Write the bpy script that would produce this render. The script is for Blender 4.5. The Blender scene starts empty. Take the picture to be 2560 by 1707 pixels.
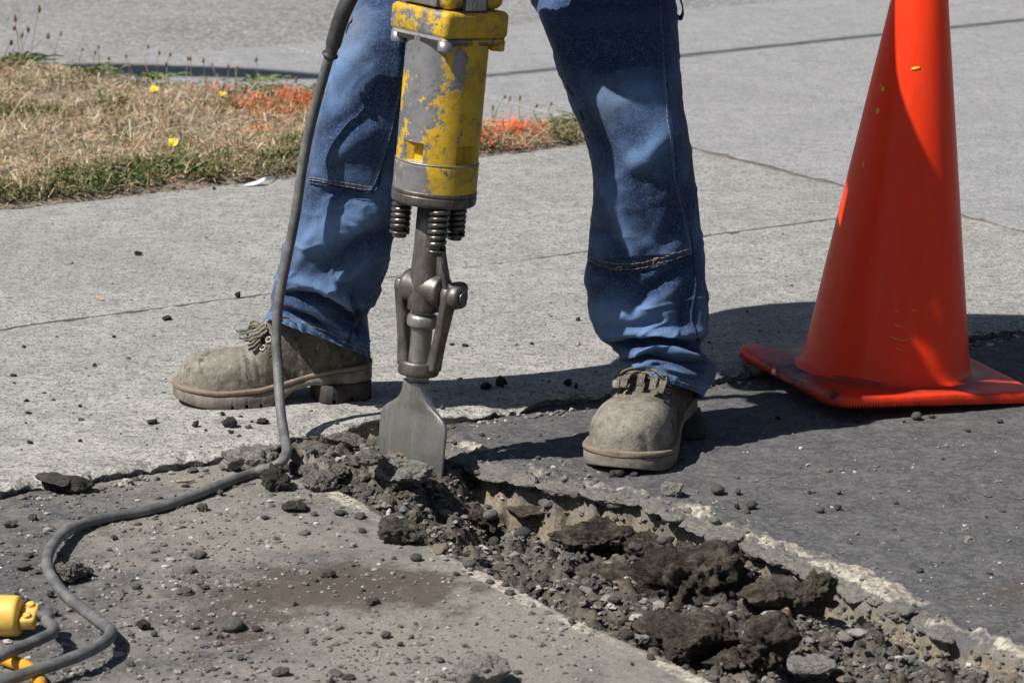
import bpy, bmesh, math, random
import numpy as np
from mathutils import Vector, Matrix

random.seed(7); rng = np.random.default_rng(7)
SC = bpy.context.scene
COL = SC.collection
R = math.radians

# ------------------------------------------------------------------ camera, sky, sun, exposure
FPX, PITCH, CAMH = 8285.0, R(13.26), 1.285          # focal length in px of a 2560 px wide frame
cam_d = bpy.data.cameras.new('camera'); cam = bpy.data.objects.new('camera', cam_d); COL.objects.link(cam)
cam.location = (0, 0, CAMH); cam.rotation_euler = (math.pi/2-PITCH, 0, 0)
cam_d.sensor_width = 36; cam_d.lens = 36*FPX/2560
cam_d.clip_start = 0.05; cam_d.clip_end = 500
cam_d.dof.use_dof = True; cam_d.dof.focus_distance = 5.0; cam_d.dof.aperture_fstop = 13
SC.camera = cam
SUN_E, SUN_PHI = R(53), R(30)                       # light travels right and away from the camera
sd = Vector((math.cos(SUN_E)*math.cos(SUN_PHI), math.cos(SUN_E)*math.sin(SUN_PHI), -math.sin(SUN_E)))
world = bpy.data.worlds.new('World'); SC.world = world; world.use_nodes = True
wn = world.node_tree; bg = wn.nodes['Background']
sky = wn.nodes.new('ShaderNodeTexSky'); sky.sky_type = 'NISHITA'; sky.sun_disc = False
sky.sun_elevation = SUN_E; sky.sun_rotation = math.atan2(-sd.x, -sd.y)
sky.air_density = 1.0; sky.dust_density = 1.0
wn.links.new(sky.outputs[0], bg.inputs[0]); bg.inputs[1].default_value = 0.05
sl = bpy.data.lights.new('sun', 'SUN'); sun = bpy.data.objects.new('sun', sl); COL.objects.link(sun)
sl.energy = 5.0; sl.angle = R(0.53); sl.color = (1.0, 0.968, 0.925)
sun.rotation_euler = sd.to_track_quat('-Z', 'Y').to_euler(); sun.location = (-4, 0, 8)
SC.view_settings.view_transform = 'Standard'; SC.view_settings.look = 'None'
SC.view_settings.exposure = 0.28; SC.view_settings.gamma = 1.0; SC.view_settings.use_curve_mapping = False

# ------------------------------------------------------------------ measuring: photo pixel -> place
cp, sp_ = math.cos(PITCH), math.sin(PITCH)
def ray(px, py):
    u = (px-1280)/FPX; v = -(py-853.5)/FPX
    return np.array([u, cp+v*sp_, -sp_+v*cp])
def G(px, py, z=0.0):
    d = ray(px, py); t = (z-CAMH)/d[2]; return np.array([0, 0, CAMH])+d*t
def AT(px, py, Y):
    d = ray(px, py); return np.array([0, 0, CAMH])+d*(Y/d[1])
def proj(P):
    P = np.asarray(P, float); q = P-np.array([0, 0, CAMH])
    w = q[..., 1]*cp-q[..., 2]*sp_
    return 1280+FPX*q[..., 0]/w, 853.5-FPX*(q[..., 1]*sp_+q[..., 2]*cp)/w
def pxm(P):                                          # pixels per metre at P
    q = np.asarray(P)-np.array([0, 0, CAMH]); return FPX/(q[1]*cp-q[2]*sp_)

# ------------------------------------------------------------------ noise
def _hash(i, j, k, s):
    n = (i.astype(np.int64)*73856093) ^ (j.astype(np.int64)*19349663) ^ (k.astype(np.int64)*83492791) ^ (s*26544357)
    n = (n ^ (n >> 13))*1274126177 & 0xffffffff
    n = (n ^ (n >> 16))*2246822519 & 0xffffffff
    n = n ^ (n >> 13)
    return (n & 0xffffff)/float(0x1000000)
def vn3(p, s=0):
    i = np.floor(p).astype(np.int64); f = p-i; f = f*f*(3-2*f); r = 0
    for a in (0, 1):
        for b in (0, 1):
            for c in (0, 1):
                w = (f[..., 0] if a else 1-f[..., 0])*(f[..., 1] if b else 1-f[..., 1])*(f[..., 2] if c else 1-f[..., 2])
                r = r+w*_hash(i[..., 0]+a, i[..., 1]+b, i[..., 2]+c, s)
    return r*2-1
def fbm(p, o=4, s=0, g=0.5):
    a = 1.0; t = 0; p = np.asarray(p, float)
    for k in range(o):
        t = t+a*vn3(p, s+k); p = p*2.03+17.3; a *= g
    return t
def fbm2(x, y, sc, o=4, s=0, g=0.5):
    return fbm(np.stack([x*sc, y*sc, np.zeros_like(x)+.37], -1), o, s, g)
def cell(x, y, sc, s=0):                             # distance to nearest scattered point and that point's random value
    X, Y = x*sc, y*sc; i = np.floor(X).astype(np.int64); j = np.floor(Y).astype(np.int64)
    best = np.full(X.shape, 9.0); val = np.zeros(X.shape); z = np.zeros_like(i)
    for a in (-1, 0, 1):
        for b in (-1, 0, 1):
            qx = i+a+_hash(i+a, j+b, z, s); qy = j+b+_hash(i+a, j+b, z, s+1)
            d = np.hypot(X-qx, Y-qy); m = d < best
            best = np.where(m, d, best); val = np.where(m, _hash(i+a, j+b, z, s+2), val)
    return best, val
def sstep(a, b, x):
    t = np.clip((x-a)/(b-a), 0, 1); return t*t*(3-2*t)
def seg_dist(x, y, pts):                             # distance to a polyline
    d = np.full(np.shape(x), 1e9)
    for (ax, ay), (bx, by) in zip(pts[:-1], pts[1:]):
        ux, uy = bx-ax, by-ay; L = ux*ux+uy*uy+1e-12
        t = np.clip(((x-ax)*ux+(y-ay)*uy)/L, 0, 1)
        d = np.minimum(d, np.hypot(x-ax-t*ux, y-ay-t*uy))
    return d
def inside(x, y, poly):
    c = np.zeros(np.shape(x), bool); n = len(poly)
    for k in range(n):
        (x1, y1), (x2, y2) = poly[k], poly[(k+1) % n]
        m = ((y1 > y) != (y2 > y)) & (x < (x2-x1)*(y-y1)/((y2-y1) or 1e-12)+x1)
        c ^= m
    return c
def spline(P, n):                                    # Catmull-Rom through rows of P
    P = np.asarray(P, float); m = len(P); t = np.linspace(0, m-1, n); i = np.clip(t.astype(int), 0, m-2); f = (t-i)[:, None]
    p0 = P[np.clip(i-1, 0, m-1)]; p1 = P[i]; p2 = P[i+1]; p3 = P[np.clip(i+2, 0, m-1)]
    return .5*((2*p1)+(-p0+p2)*f+(2*p0-5*p1+4*p2-p3)*f**2+(-p0+3*p1-3*p2+p3)*f**3)

# ------------------------------------------------------------------ mesh helpers
def mesh(name, V, F, smooth=True, attrs=None):
    me = bpy.data.meshes.new(name); V = np.asarray(V, np.float32)
    if isinstance(F, np.ndarray):
        k = F.shape[1]; me.vertices.add(len(V)); me.vertices.foreach_set('co', V.ravel())
        me.loops.add(F.size); me.loops.foreach_set('vertex_index', F.astype(np.int32).ravel())
        me.polygons.add(len(F)); me.polygons.foreach_set('loop_start', np.arange(0, F.size, k, dtype=np.int32))
        me.update(calc_edges=True)
    else:
        me.from_pydata([tuple(map(float, v)) for v in V], [], [tuple(map(int, f)) for f in F]); me.update()
    me.polygons.foreach_set('use_smooth', np.full(len(me.polygons), bool(smooth)))
    for nm, a in (attrs or {}).items():
        a = np.asarray(a, np.float32)
        if a.ndim == 1:
            me.attributes.new(nm, 'FLOAT', 'POINT').data.foreach_set('value', a)
        else:
            me.attributes.new(nm, 'FLOAT_COLOR', 'POINT').data.foreach_set('color', np.c_[a, np.ones(len(a))].astype(np.float32).ravel())
    me.validate(); return me
def link(name, me, m=None, parent=None, loc=None):
    o = bpy.data.objects.new(name, me); COL.objects.link(o)
    if m is not None and me is not None:
        me.materials.clear(); me.materials.append(m)
    if parent is not None: o.parent = parent
    if loc is not None: o.location = loc
    return o
def obj(name, V, F, m, parent=None, smooth=True, attrs=None):
    return link(name, mesh(name, V, F, smooth, attrs), m, parent)
def empty(name, loc=(0, 0, 0)):
    o = bpy.data.objects.new(name, None); COL.objects.link(o); o.location = loc; o.empty_display_size = .05; return o
def tag(o, label=None, cat=None, group=None, kind=None):
    for k, v in (('label', label), ('category', cat), ('group', group), ('kind', kind)):
        if v: o[k] = v
    return o
def gridF(m, n, wrap=False, off=0):
    i = np.arange(m-1)[:, None]; j = np.arange(n if wrap else n-1)[None, :]; j2 = (j+1) % n
    return np.stack([i*n+j, i*n+j2, (i+1)*n+j2, (i+1)*n+j], -1).reshape(-1, 4)+off
class MB:                                            # collects pieces of ONE part
    def __init__(s): s.V = []; s.F = []; s.n = 0
    def add(s, V, F):
        V = np.asarray(V, float).reshape(-1, 3); s.V.append(V); s.F += [tuple(int(i)+s.n for i in f) for f in F]; s.n += len(V); return s
    def build(s, name, m, parent=None, smooth=True): return obj(name, np.concatenate(s.V), s.F, m, parent, smooth)
def frames(P):
    P = np.asarray(P, float); T = np.gradient(P, axis=0); T /= np.linalg.norm(T, axis=1)[:, None]+1e-12
    N = np.zeros_like(T); a = np.array([0, 0, 1.]) if abs(T[0, 2]) < .9 else np.array([1., 0, 0])
    v = np.cross(T[0], a); v /= np.linalg.norm(v); N[0] = v
    for i in range(1, len(P)):
        v = N[i-1]-T[i]*np.dot(N[i-1], T[i]); N[i] = v/(np.linalg.norm(v)+1e-12)
    return T, N, np.cross(T, N)
def tube(P, r, seg=12, caps=True):
    P = np.asarray(P, float); T, N, B = frames(P); r = np.broadcast_to(np.asarray(r, float), (len(P),))
    th = np.arange(seg)/seg*2*math.pi
    V = P[:, None]+r[:, None, None]*(np.cos(th)[None, :, None]*N[:, None]+np.sin(th)[None, :, None]*B[:, None])
    F = [tuple(f) for f in gridF(len(P), seg, True)]; V = V.reshape(-1, 3)
    if caps: F += [tuple(range(seg))[::-1], tuple(range((len(P)-1)*seg, len(P)*seg))]
    return V, F
def lathe(prof, seg=48, cap=True):
    prof = np.asarray(prof, float); th = np.arange(seg)/seg*2*math.pi
    V = np.stack([prof[:, 0, None]*np.cos(th), prof[:, 0, None]*np.sin(th), np.repeat(prof[:, 1, None], seg, 1)], -1).reshape(-1, 3)
    F = [tuple(f) for f in gridF(len(prof), seg, True)]
    if cap: F += [tuple(range(seg))[::-1], tuple(range((len(prof)-1)*seg, len(prof)*seg))]
    return V, F
def rprof(pts, b=.002, k=3):                         # round the corners of a lathe profile
    out = []; n = len(pts)
    for i, p in enumerate(pts):
        p = np.array(p, float)
        if i in (0, n-1): out.append(p); continue
        a = np.array(pts[i-1], float)-p; c = np.array(pts[i+1], float)-p; la, lc = np.linalg.norm(a), np.linalg.norm(c)
        bb = min(b, la*.45, lc*.45); p0 = p+a/la*bb; p1 = p+c/lc*bb
        for t in np.linspace(0, 1, k): out.append((1-t)**2*p0+2*t*(1-t)*p+t*t*p1)
    return out
def bbox_mesh(sx, sy, sz, bev=.003, seg=2):
    bm = bmesh.new(); bmesh.ops.create_cube(bm, size=1); bmesh.ops.scale(bm, vec=(sx, sy, sz), verts=bm.verts)
    if bev: bmesh.ops.bevel(bm, geom=bm.edges[:], offset=bev, segments=seg, profile=.5, affect='EDGES')
    bm.verts.index_update(); V = np.array([v.co[:] for v in bm.verts]); F = [[v.index for v in f.verts] for f in bm.faces]; bm.free(); return V, F
def ellipsoid(c, rx, ry, rz, m=10, n=14):
    ph = np.linspace(1e-3, math.pi-1e-3, m); th = np.arange(n)/n*2*math.pi
    V = np.stack([rx*np.sin(ph)[:, None]*np.cos(th), ry*np.sin(ph)[:, None]*np.sin(th), np.repeat(rz*np.cos(ph)[:, None], n, 1)], -1).reshape(-1, 3)+np.asarray(c)
    F = [tuple(f) for f in gridF(m, n, True)]+[tuple(range(n))[::-1], tuple(range((m-1)*n, m*n))]; return V, F
def rot(V, M): return np.asarray(V)@np.array(M.to_3x3()).T
def ico(sub):
    bm = bmesh.new(); bmesh.ops.create_icosphere(bm, subdivisions=sub, radius=1); bm.verts.index_update()
    V = np.array([v.co[:] for v in bm.verts]); F = np.array([[v.index for v in f.verts] for f in bm.faces]); bm.free(); return V, F

# ------------------------------------------------------------------ materials
class Mat:
    def __init__(s, name):
        s.m = bpy.data.materials.new(name); s.m.use_nodes = True; s.t = s.m.node_tree
        s.b = s.t.nodes['Principled BSDF']; s._tc = None
    def node(s, ty, **kw):
        n = s.t.nodes.new(ty)
        for k, v in kw.items():
            if k.startswith('_'): setattr(n, k[1:], v)
            else: s.put(n.inputs[k.replace('__', ' ')], v)
        return n
    def put(s, inp, v):
        if isinstance(v, bpy.types.NodeSocket): s.t.links.new(v, inp)
        elif isinstance(v, (tuple, list)) and len(v) == 3 and inp.type == 'RGBA': inp.default_value = (*v, 1)
        else: inp.default_value = v
    @property
    def oc(s):
        if s._tc is None: s._tc = s.node('ShaderNodeTexCoord')
        return s._tc.outputs['Object']
    def shifted(s):                                  # object coordinates with a random shift for each copy
        oi = s.node('ShaderNodeObjectInfo'); v = s.node('ShaderNodeVectorMath', _operation='SCALE'); s.put(v.inputs[0], (1., 1., 1.))
        mm = s.math('MULTIPLY', oi.outputs['Random'], 57.); s.put(v.inputs['Scale'], mm)
        a = s.node('ShaderNodeVectorMath', _operation='ADD'); s.put(a.inputs[0], s.oc); s.put(a.inputs[1], v.outputs[0]); return a.outputs[0]
    def rand(s): return s.node('ShaderNodeObjectInfo').outputs['Random']
    def stretch(s, v, sc):
        n = s.node('ShaderNodeVectorMath', _operation='MULTIPLY'); s.put(n.inputs[0], v); s.put(n.inputs[1], sc); return n.outputs[0]
    def noise(s, scale, detail=4, rough=.55, vec=None, dist=0.):
        return s.node('ShaderNodeTexNoise', Scale=scale, Detail=detail, Roughness=rough, Distortion=dist, Vector=vec or s.oc).outputs['Fac']
    def voro(s, scale, vec=None, out='Distance', feat='F1'):
        return s.node('ShaderNodeTexVoronoi', _feature=feat, Scale=scale, Vector=vec or s.oc).outputs[out]
    def math(s, op, a, b=0., c=None, clamp=False):
        n = s.node('ShaderNodeMath', _operation=op, _use_clamp=clamp); s.put(n.inputs[0], a); s.put(n.inputs[1], b)
        if c is not None: s.put(n.inputs[2], c)
        return n.outputs[0]
    def band(s, v, lo, hi):                          # smooth 0..1 ramp
        n = s.node('ShaderNodeMapRange', _interpolation_type='SMOOTHSTEP'); s.put(n.inputs[0], v)
        n.inputs[1].default_value = lo; n.inputs[2].default_value = hi; return n.outputs[0]
    def mix(s, f, a, b, mode='MIX'):
        n = s.node('ShaderNodeMix', _data_type='RGBA', _blend_type=mode); s.put(n.inputs[0], f); s.put(n.inputs[6], a); s.put(n.inputs[7], b); return n.outputs[2]
    def attr(s, nm, out='Fac'): return s.node('ShaderNodeAttribute', _attribute_name=nm).outputs[out]
    def bump(s, h, strength=.5, dist=.002, prev=None):
        n = s.node('ShaderNodeBump', Strength=strength, Distance=dist, Height=h)
        if prev is not None: s.put(n.inputs['Normal'], prev)
        return n.outputs[0]
    def out(s, col, rough=.8, metal=0., normal=None, **kw):
        s.put(s.b.inputs['Base Color'], col); s.put(s.b.inputs['Roughness'], rough); s.put(s.b.inputs['Metallic'], metal)
        if normal is not None: s.put(s.b.inputs['Normal'], normal)
        for k, v in kw.items(): s.put(s.b.inputs[k.replace('__', ' ')], v)
        return s.m

def m_concrete(name, a, b, dark, speck=1.0, seed=0.):
    k = Mat(name); v = k.oc
    big = k.noise(2.3, 5, .6, v); mid = k.noise(14, 6, .7, v); fine = k.noise(260, 3, .7, v)
    c = k.mix(k.band(big, .35, .68), a, b)
    c = k.mix(k.math('MULTIPLY', k.band(k.noise(1.6, 7, .72, k.stretch(v, (1.1, .9, 1.))), .48, .68), .5*speck), c, tuple(x*.55 for x in b))
    c = k.mix(k.math('MULTIPLY', k.band(k.noise(5.5, 6, .72, v), .46, .66), .5), c, dark)
    c = k.mix(k.math('MULTIPLY', k.attr('dust'), k.band(mid, .7, .4)), c, (.46, .435, .375))
    c = k.mix(k.math('MULTIPLY', k.band(mid, .43, .62), .62), c, dark)
    c = k.mix(k.math('MULTIPLY', k.band(k.noise(32, 5, .72, k.stretch(v, (.7, 1.2, 1.))), .48, .62), .55*speck), c, tuple(x*.45 for x in a))
    c = k.mix(.4, c, k.mix(k.band(fine, .34, .66), tuple(x*.45 for x in a), tuple(min(1, x*1.6) for x in a)))
    st = k.noise(60, 4, .7, v)
    c = k.mix(k.math('MULTIPLY', k.band(st, .52, .62), .75*speck), c, tuple(x*.38 for x in a))
    sp = k.noise(150, 3, .6, v)
    c = k.mix(k.math('MULTIPLY', k.band(sp, .55, .63), .8*speck), c, tuple(x*.25 for x in a))
    sp2 = k.noise(185, 2, .5, k.stretch(v, (1.13, 1.0, 1.)))
    c = k.mix(k.math('MULTIPLY', k.band(sp2, .62, .72), .75*speck), c, (.66, .64, .60))
    n = k.bump(fine, .5, .0014); n = k.bump(sp, .8, .0025, n); n = k.bump(mid, .3, .004, n)
    return k.out(c, .9, 0, n, Specular__IOR__Level=.25)
M_CONC = m_concrete('sidewalk_concrete', (.365, .355, .326), (.28, .275, .26), (.135, .134, .132))
M_APRON = m_concrete('apron_concrete', (.325, .321, .316), (.285, .282, .278), (.19, .188, .187), .7)

def m_asphalt():
    k = Mat('dusty_asphalt'); v = k.oc
    big = k.noise(3.1, 5, .6, v); mid = k.noise(22, 5, .62, v); grain = k.noise(330, 3, .7, v)
    vo = k.voro(210, v)
    c = k.mix(k.band(mid, .3, .7), (.062, .061, .063), (.112, .109, .108))
    c = k.mix(k.math('MULTIPLY', k.band(vo, .28, .12), .5), c, (.21, .20, .19))
    c = k.mix(k.math('MULTIPLY', k.band(grain, .55, .72), .5), c, (.055, .053, .052))
    ag = k.node('ShaderNodeSeparateColor', Color=k.voro(150, v, 'Color')).outputs[0]
    c = k.mix(.26, c, k.mix(k.band(ag, .1, .95), (.04, .039, .041), (.19, .184, .18)))
    fl = k.noise(190, 2, .5, k.stretch(v, (1., 1.3, 1.)))
    c = k.mix(k.math('MULTIPLY', k.band(fl, .69, .76), .8), c, (.5, .48, .44))
    du = k.math('ADD', k.attr('dust'), k.math('ADD', k.math('MULTIPLY', k.math('SUBTRACT', mid, .5), 1.1), k.math('MULTIPLY', k.math('SUBTRACT', k.noise(7, 6, .7, v), .5), 1.3)))
    c = k.mix(k.math('MULTIPLY', k.band(du, .10, .95), .80), c, k.mix(k.band(grain, .3, .7), (.172, .155, .131), (.305, .278, .238)))
    st = k.math('ADD', k.attr('stain'), k.math('MULTIPLY', k.math('SUBTRACT', k.noise(17, 7, .75, v), .5), 2.4))
    c = k.mix(k.math('MULTIPLY', k.band(st, .28, .85), .9), c, (.075, .058, .044))
    so = k.attr('soil')
    sc = k.mix(k.band(k.noise(60, 6, .75, v), .38, .62), (.042, .036, .030), (.125, .106, .084))
    sc = k.mix(k.math('MULTIPLY', k.band(grain, .52, .7), .6), sc, (.035, .030, .026))
    sc = k.mix(k.math('MULTIPLY', k.band(k.noise(8, 5, .65, v), .54, .66), .55), sc, (.21, .172, .125))
    sc = k.mix(k.band(k.math('ADD', k.attr('sand'), k.math('MULTIPLY', k.math('SUBTRACT', k.noise(26, 5, .7, v), .5), 1.4)), .35, .8), sc, k.mix(k.band(grain, .35, .65), (.15, .122, .088), (.27, .225, .165)))
    c = k.mix(so, c, sc)
    pl = k.math('ADD', k.attr('pale'), k.math('MULTIPLY', k.math('SUBTRACT', k.noise(45, 5, .7, v), .5), 1.2))
    c = k.mix(k.band(pl, .4, .8), c, k.mix(k.band(k.noise(120, 3, .6, v), .35, .65), (.20, .175, .14), (.46, .42, .35)))
    n = k.bump(grain, .5, .0016); n = k.bump(vo, .2, .0015, n); n = k.bump(k.noise(90, 4, .6, v), .5, .003, n)
    return k.out(c, .9, 0, n, Specular__IOR__Level=.3)
M_ASPH = m_asphalt()

def m_road():
    k = Mat('chip_road'); v = k.oc
    cells = k.voro(75, v, 'Color'); e = k.voro(75, v, 'Distance')
    g = k.node('ShaderNodeSeparateColor', Color=cells).outputs[0]
    c = k.mix(g, (.15, .147, .143), (.34, .332, .32)); c = k.mix(k.math('MULTIPLY', k.band(e, .45, .75), .7), c, (.10, .098, .096))
    c = k.mix(k.math('MULTIPLY', k.band(k.noise(16, 5, .65, v), .5, .7), .45), c, (.12, .118, .115))
    c = k.mix(k.math('MULTIPLY', k.band(k.noise(1.1, 4, .5, v), .4, .7), .4), c, (.32, .31, .295))
    n = k.bump(k.math('SUBTRACT', 1., e), .6, .004); return k.out(c, .9, 0, n)
M_ROAD = m_road()

def m_stone(name, ramp, rough=.9, fine=60., bs=.7, dust=.35, dcol=(.27, .235, .185)):
    k = Mat(name); v = k.shifted(); r = k.rand()
    cr = k.node('ShaderNodeValToRGB', Fac=r); cr.color_ramp.interpolation = 'LINEAR'
    el = cr.color_ramp.elements
    while len(el) < len(ramp): el.new(.5)
    for i, c in enumerate(ramp): el[i].position = i/(len(ramp)-1); el[i].color = (*c, 1)
    n1 = k.noise(3.2, 6, .7, v); n2 = k.noise(11, 5, .7, v); n3 = k.noise(2.0, 3, .5, v)
    c = k.mix(k.math('MULTIPLY', k.band(n1, .45, .62), .6), cr.outputs[0], k.mix(.5, cr.outputs[0], (.01, .008, .006)))
    c = k.mix(k.math('MULTIPLY', k.band(n3, .45, .65), dust), c, dcol)
    c = k.mix(k.math('MULTIPLY', k.band(n2, .62, .72), .5), c, (.45, .42, .37))
    nn = k.bump(n2, bs, .12); nn = k.bump(n1, bs*.6, .2, nn)
    return k.out(c, rough, 0, nn, Specular__IOR__Level=.3)
M_STONE = m_stone('trench_stone', [(.055, .050, .046), (.12, .108, .092), (.085, .075, .063), (.20, .18, .155), (.13, .125, .12)])
M_CHIP = m_stone('dark_chip', [(.040, .036, .033), (.075, .066, .056), (.055, .05, .047)], dust=.2)
M_GREY = m_stone('grey_pebble', [(.16, .155, .148), (.26, .245, .22), (.11, .106, .1), (.33, .31, .28)], dust=.15)
M_CLOD = m_stone('soil_clod', [(.072, .060, .048), (.125, .104, .082), (.092, .077, .062)], fine=60, bs=1., dust=.8, dcol=(.21, .175, .132))
M_DUSTY = m_stone('dusty_rubble', [(.24, .222, .19), (.31, .288, .248), (.27, .25, .22)], bs=1., dust=.5, dcol=(.34, .31, .265))
M_SAND = m_stone('sandy_clod', [(.12, .10, .078), (.16, .135, .102)], bs=1., dust=.8, dcol=(.24, .20, .15))
M_PALE = m_stone('broken_concrete', [(.36, .34, .305), (.42, .395, .35)], dust=.5, dcol=(.24, .225, .20))

def m_attrcol(name, rough=.8, **kw):
    k = Mat(name); return k.out(k.attr('col', 'Color'), rough, 0, None, **kw)
M_GRASS = m_attrcol('grass_blades', .75, Specular__IOR__Level=.2)
M_GRAVEL = m_attrcol('gravel_grains', .9)
def m_soil():
    k = Mat('verge_soil'); v = k.oc
    c = k.mix(k.band(k.noise(18, 6, .7, v), .35, .65), (.17, .135, .095), (.30, .25, .185))
    c = k.mix(k.band(k.noise(200, 3, .6, v), .45, .7), c, (.055, .042, .03)); return k.out(c, .95, 0, k.bump(k.noise(120, 4, .7, v), .8, .006))
M_SOIL = m_soil()
def plain(name, c, rough=.6, metal=0., nscale=0, dark=None, bump=0., **kw):
    k = Mat(name); col = c
    if nscale: col = k.mix(k.band(k.noise(nscale, 5, .65), .35, .68), c, dark or tuple(x*.55 for x in c))
    nn = k.bump(k.noise(nscale*4 or 80, 4, .6), bump, .002) if bump else None
    return k.out(col, rough, metal, nn, **kw)

M_JOINT = plain('joint_dirt', (.085, .074, .062), .95, 0, 60, (.17, .155, .13), .6)
def m_denim():
    k = Mat('denim'); v = k.oc
    fade = k.attr('fade'); dust = k.attr('grime')  # worn, faded cloth together with shade painted into the denim
    w1 = k.noise(1.0, 2, .6, k.stretch(v, (620., 620., 300.)))
    w2 = k.noise(34, 4, .6, v); w3 = k.noise(360, 3, .7, v)
    f = k.math('ADD', fade, k.math('MULTIPLY', k.math('SUBTRACT', w2, .5), .22))
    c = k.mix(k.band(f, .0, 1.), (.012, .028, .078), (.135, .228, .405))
    c = k.mix(k.math('MULTIPLY', k.band(w1, .45, .75), .3), c, (.24, .32, .45))
    c = k.mix(k.math('MULTIPLY', k.band(k.noise(150, 4, .7, v), .5, .7), .2), c, (.20, .27, .40))
    c = k.mix(k.math('MULTIPLY', k.band(w3, .5, .72), .3), c, (.012, .028, .075))
    g = k.math('ADD', dust, k.math('MULTIPLY', k.math('SUBTRACT', w2, .5), .5))
    c = k.mix(k.math('MULTIPLY', k.band(g, .25, 1.), .55), c, (.185, .205, .205))
    n = k.bump(w1, .35, .0006); n = k.bump(w3, .4, .0012, n); n = k.bump(k.noise(60, 4, .6, v), .3, .003, n)
    return k.out(c, .92, 0, n, Specular__IOR__Level=.12, Sheen__Weight=.12, Sheen__Roughness=.5)
M_DENIM = m_denim()
M_THREAD = plain('tan_thread', (.38, .27, .15), .85)
M_THREADB = plain('blue_thread', (.16, .22, .33), .85)

def m_leather():
    k = Mat('dusty_leather'); v = k.oc
    a = k.noise(17, 6, .65, v); b = k.noise(75, 5, .65, v)
    c = k.mix(k.band(b, .35, .65), (.062, .052, .038), (.115, .098, .072))
    du = k.math('ADD', k.attr('dust'), k.math('MULTIPLY', k.math('SUBTRACT', a, .5), 1.6))
    c = k.mix(k.math('MULTIPLY', k.band(du, .12, .95), .84), c, k.mix(k.band(b, .3, .7), (.20, .183, .148), (.315, .292, .242)))
    c = k.mix(k.math('MULTIPLY', k.band(k.noise(29, 6, .72, v), .56, .64), .75), c, (.035, .032, .028))
    c = k.mix(k.math('MULTIPLY', k.band(k.noise(1., 5, .7, k.stretch(v, (160., 60., 60.))), .58, .66), .6), c, (.38, .345, .28))
    c = k.mix(k.math('MULTIPLY', k.band(k.noise(240, 3, .6, v), .56, .7), .45), c, (.05, .044, .036))
    n = k.bump(b, .6, .003); n = k.bump(k.noise(300, 3, .6, v), .35, .0008, n)
    return k.out(c, .72, 0, n, Specular__IOR__Level=.3)
M_LEATHER = m_leather()
M_SOLE = plain('boot_rubber', (.235, .205, .17), .85, 0, 40, (.13, .11, .09), .5)
M_WELT = plain('boot_welt', (.25, .19, .14), .85, 0, 50, (.16, .125, .095), .4)
M_SOLE_SHADE = plain('boot_heel_rubber_shaded', (.055, .046, .037), .85, 0, 40, (.03, .026, .022), .5)  # sole rubber darkened: the heel's shade is put into the colour
M_LACE = plain('boot_lace', (.19, .16, .11), .9, 0, 200, (.09, .075, .05), .4)

def m_paint():
    k = Mat('chipped_yellow_paint'); v = k.oc
    sx = k.node('ShaderNodeSeparateXYZ', Vector=v)
    n1 = k.noise(21, 10, .76, k.stretch(v, (1., 1., .7))); n2 = k.noise(90, 4, .6, v)
    wear = k.math('ADD', n1, k.math('MULTIPLY', sx.outputs[0], -1.15)); wear = k.math('ADD', wear, k.math('MULTIPLY', k.math('SUBTRACT', n2, .5), .34))
    wear = k.math('ADD', wear, k.attr('wear'))
    wear = k.math('ADD', wear, k.math('MULTIPLY', k.band(k.noise(1., 4, .7, k.stretch(v, (420., 420., 22.))), .58, .68), .10))
    bare = k.band(wear, .505, .525)
    yel = k.mix(k.band(k.noise(36, 5, .7, v), .42, .68), (.63, .39, .014), (.38, .245, .02))
    yel = k.mix(k.math('MULTIPLY', k.band(k.noise(60, 5, .75, v), .56, .68), .8), yel, (.09, .075, .04))
    alu = k.mix(k.band(k.noise(45, 5, .65, v), .3, .7), (.30, .295, .30), (.215, .21, .215))
    alu = k.mix(k.math('MULTIPLY', k.band(n2, .55, .72), .5), alu, (.12, .118, .115))
    c = k.mix(bare, yel, alu)
    c = k.mix(k.math('MULTIPLY', k.band(k.noise(15, 6, .7, v), .52, .7), .4), c, (.17, .15, .115))
    c = k.mix(k.math('MULTIPLY', k.band(k.noise(1., 3, .6, k.stretch(v, (300., 300., 900.))), .64, .7), .7), c, (.05, .045, .035))
    n = k.bump(k.math('SUBTRACT', 1., bare), .5, .0012); n = k.bump(n2, .2, .001, n)
    return k.out(c, k.math('ADD', .42, k.math('MULTIPLY', n2, .2)), k.math('MULTIPLY', bare, .55), n)
M_PAINT = m_paint()
def m_steel(name, c, d, rough, rust=.4):
    k = Mat(name); v = k.oc; a = k.noise(40, 5, .65, v); b = k.noise(160, 4, .65, v)
    col = k.mix(k.band(a, .35, .65), c, d); col = k.mix(k.math('MULTIPLY', k.band(k.noise(24, 5, .7, v), .52, .7), rust), col, (.15, .095, .06))
    col = k.mix(k.math('MULTIPLY', k.band(b, .66, .74), .6), col, (.4, .38, .34))
    col = k.mix(k.math('MULTIPLY', k.band(k.noise(1., 4, .7, k.stretch(v, (260., 260., 14.))), .52, .7), .5), col, tuple(min(1, x*1.6) for x in c))
    col = k.mix(k.math('MULTIPLY', k.band(k.noise(30, 6, .72, v), .54, .7), .45), col, (.20, .175, .14))
    return k.out(col, k.math('ADD', rough, k.math('MULTIPLY', k.math('SUBTRACT', a, .5), .35)), .75, k.bump(b, .3, .0012))
M_STEEL = m_steel('dark_greasy_steel', (.20, .18, .165), (.10, .09, .082), .48, .65)
M_SPRING = m_steel('oily_spring_steel', (.17, .155, .145), (.09, .08, .072), .33)
M_BLADE = m_steel('worn_blade_steel', (.36, .35, .33), (.27, .262, .25), .45, .25)
M_CORD = plain('dusty_black_rubber', (.085, .085, .087), .6, 0, 35, (.175, .17, .16), .35)
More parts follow.
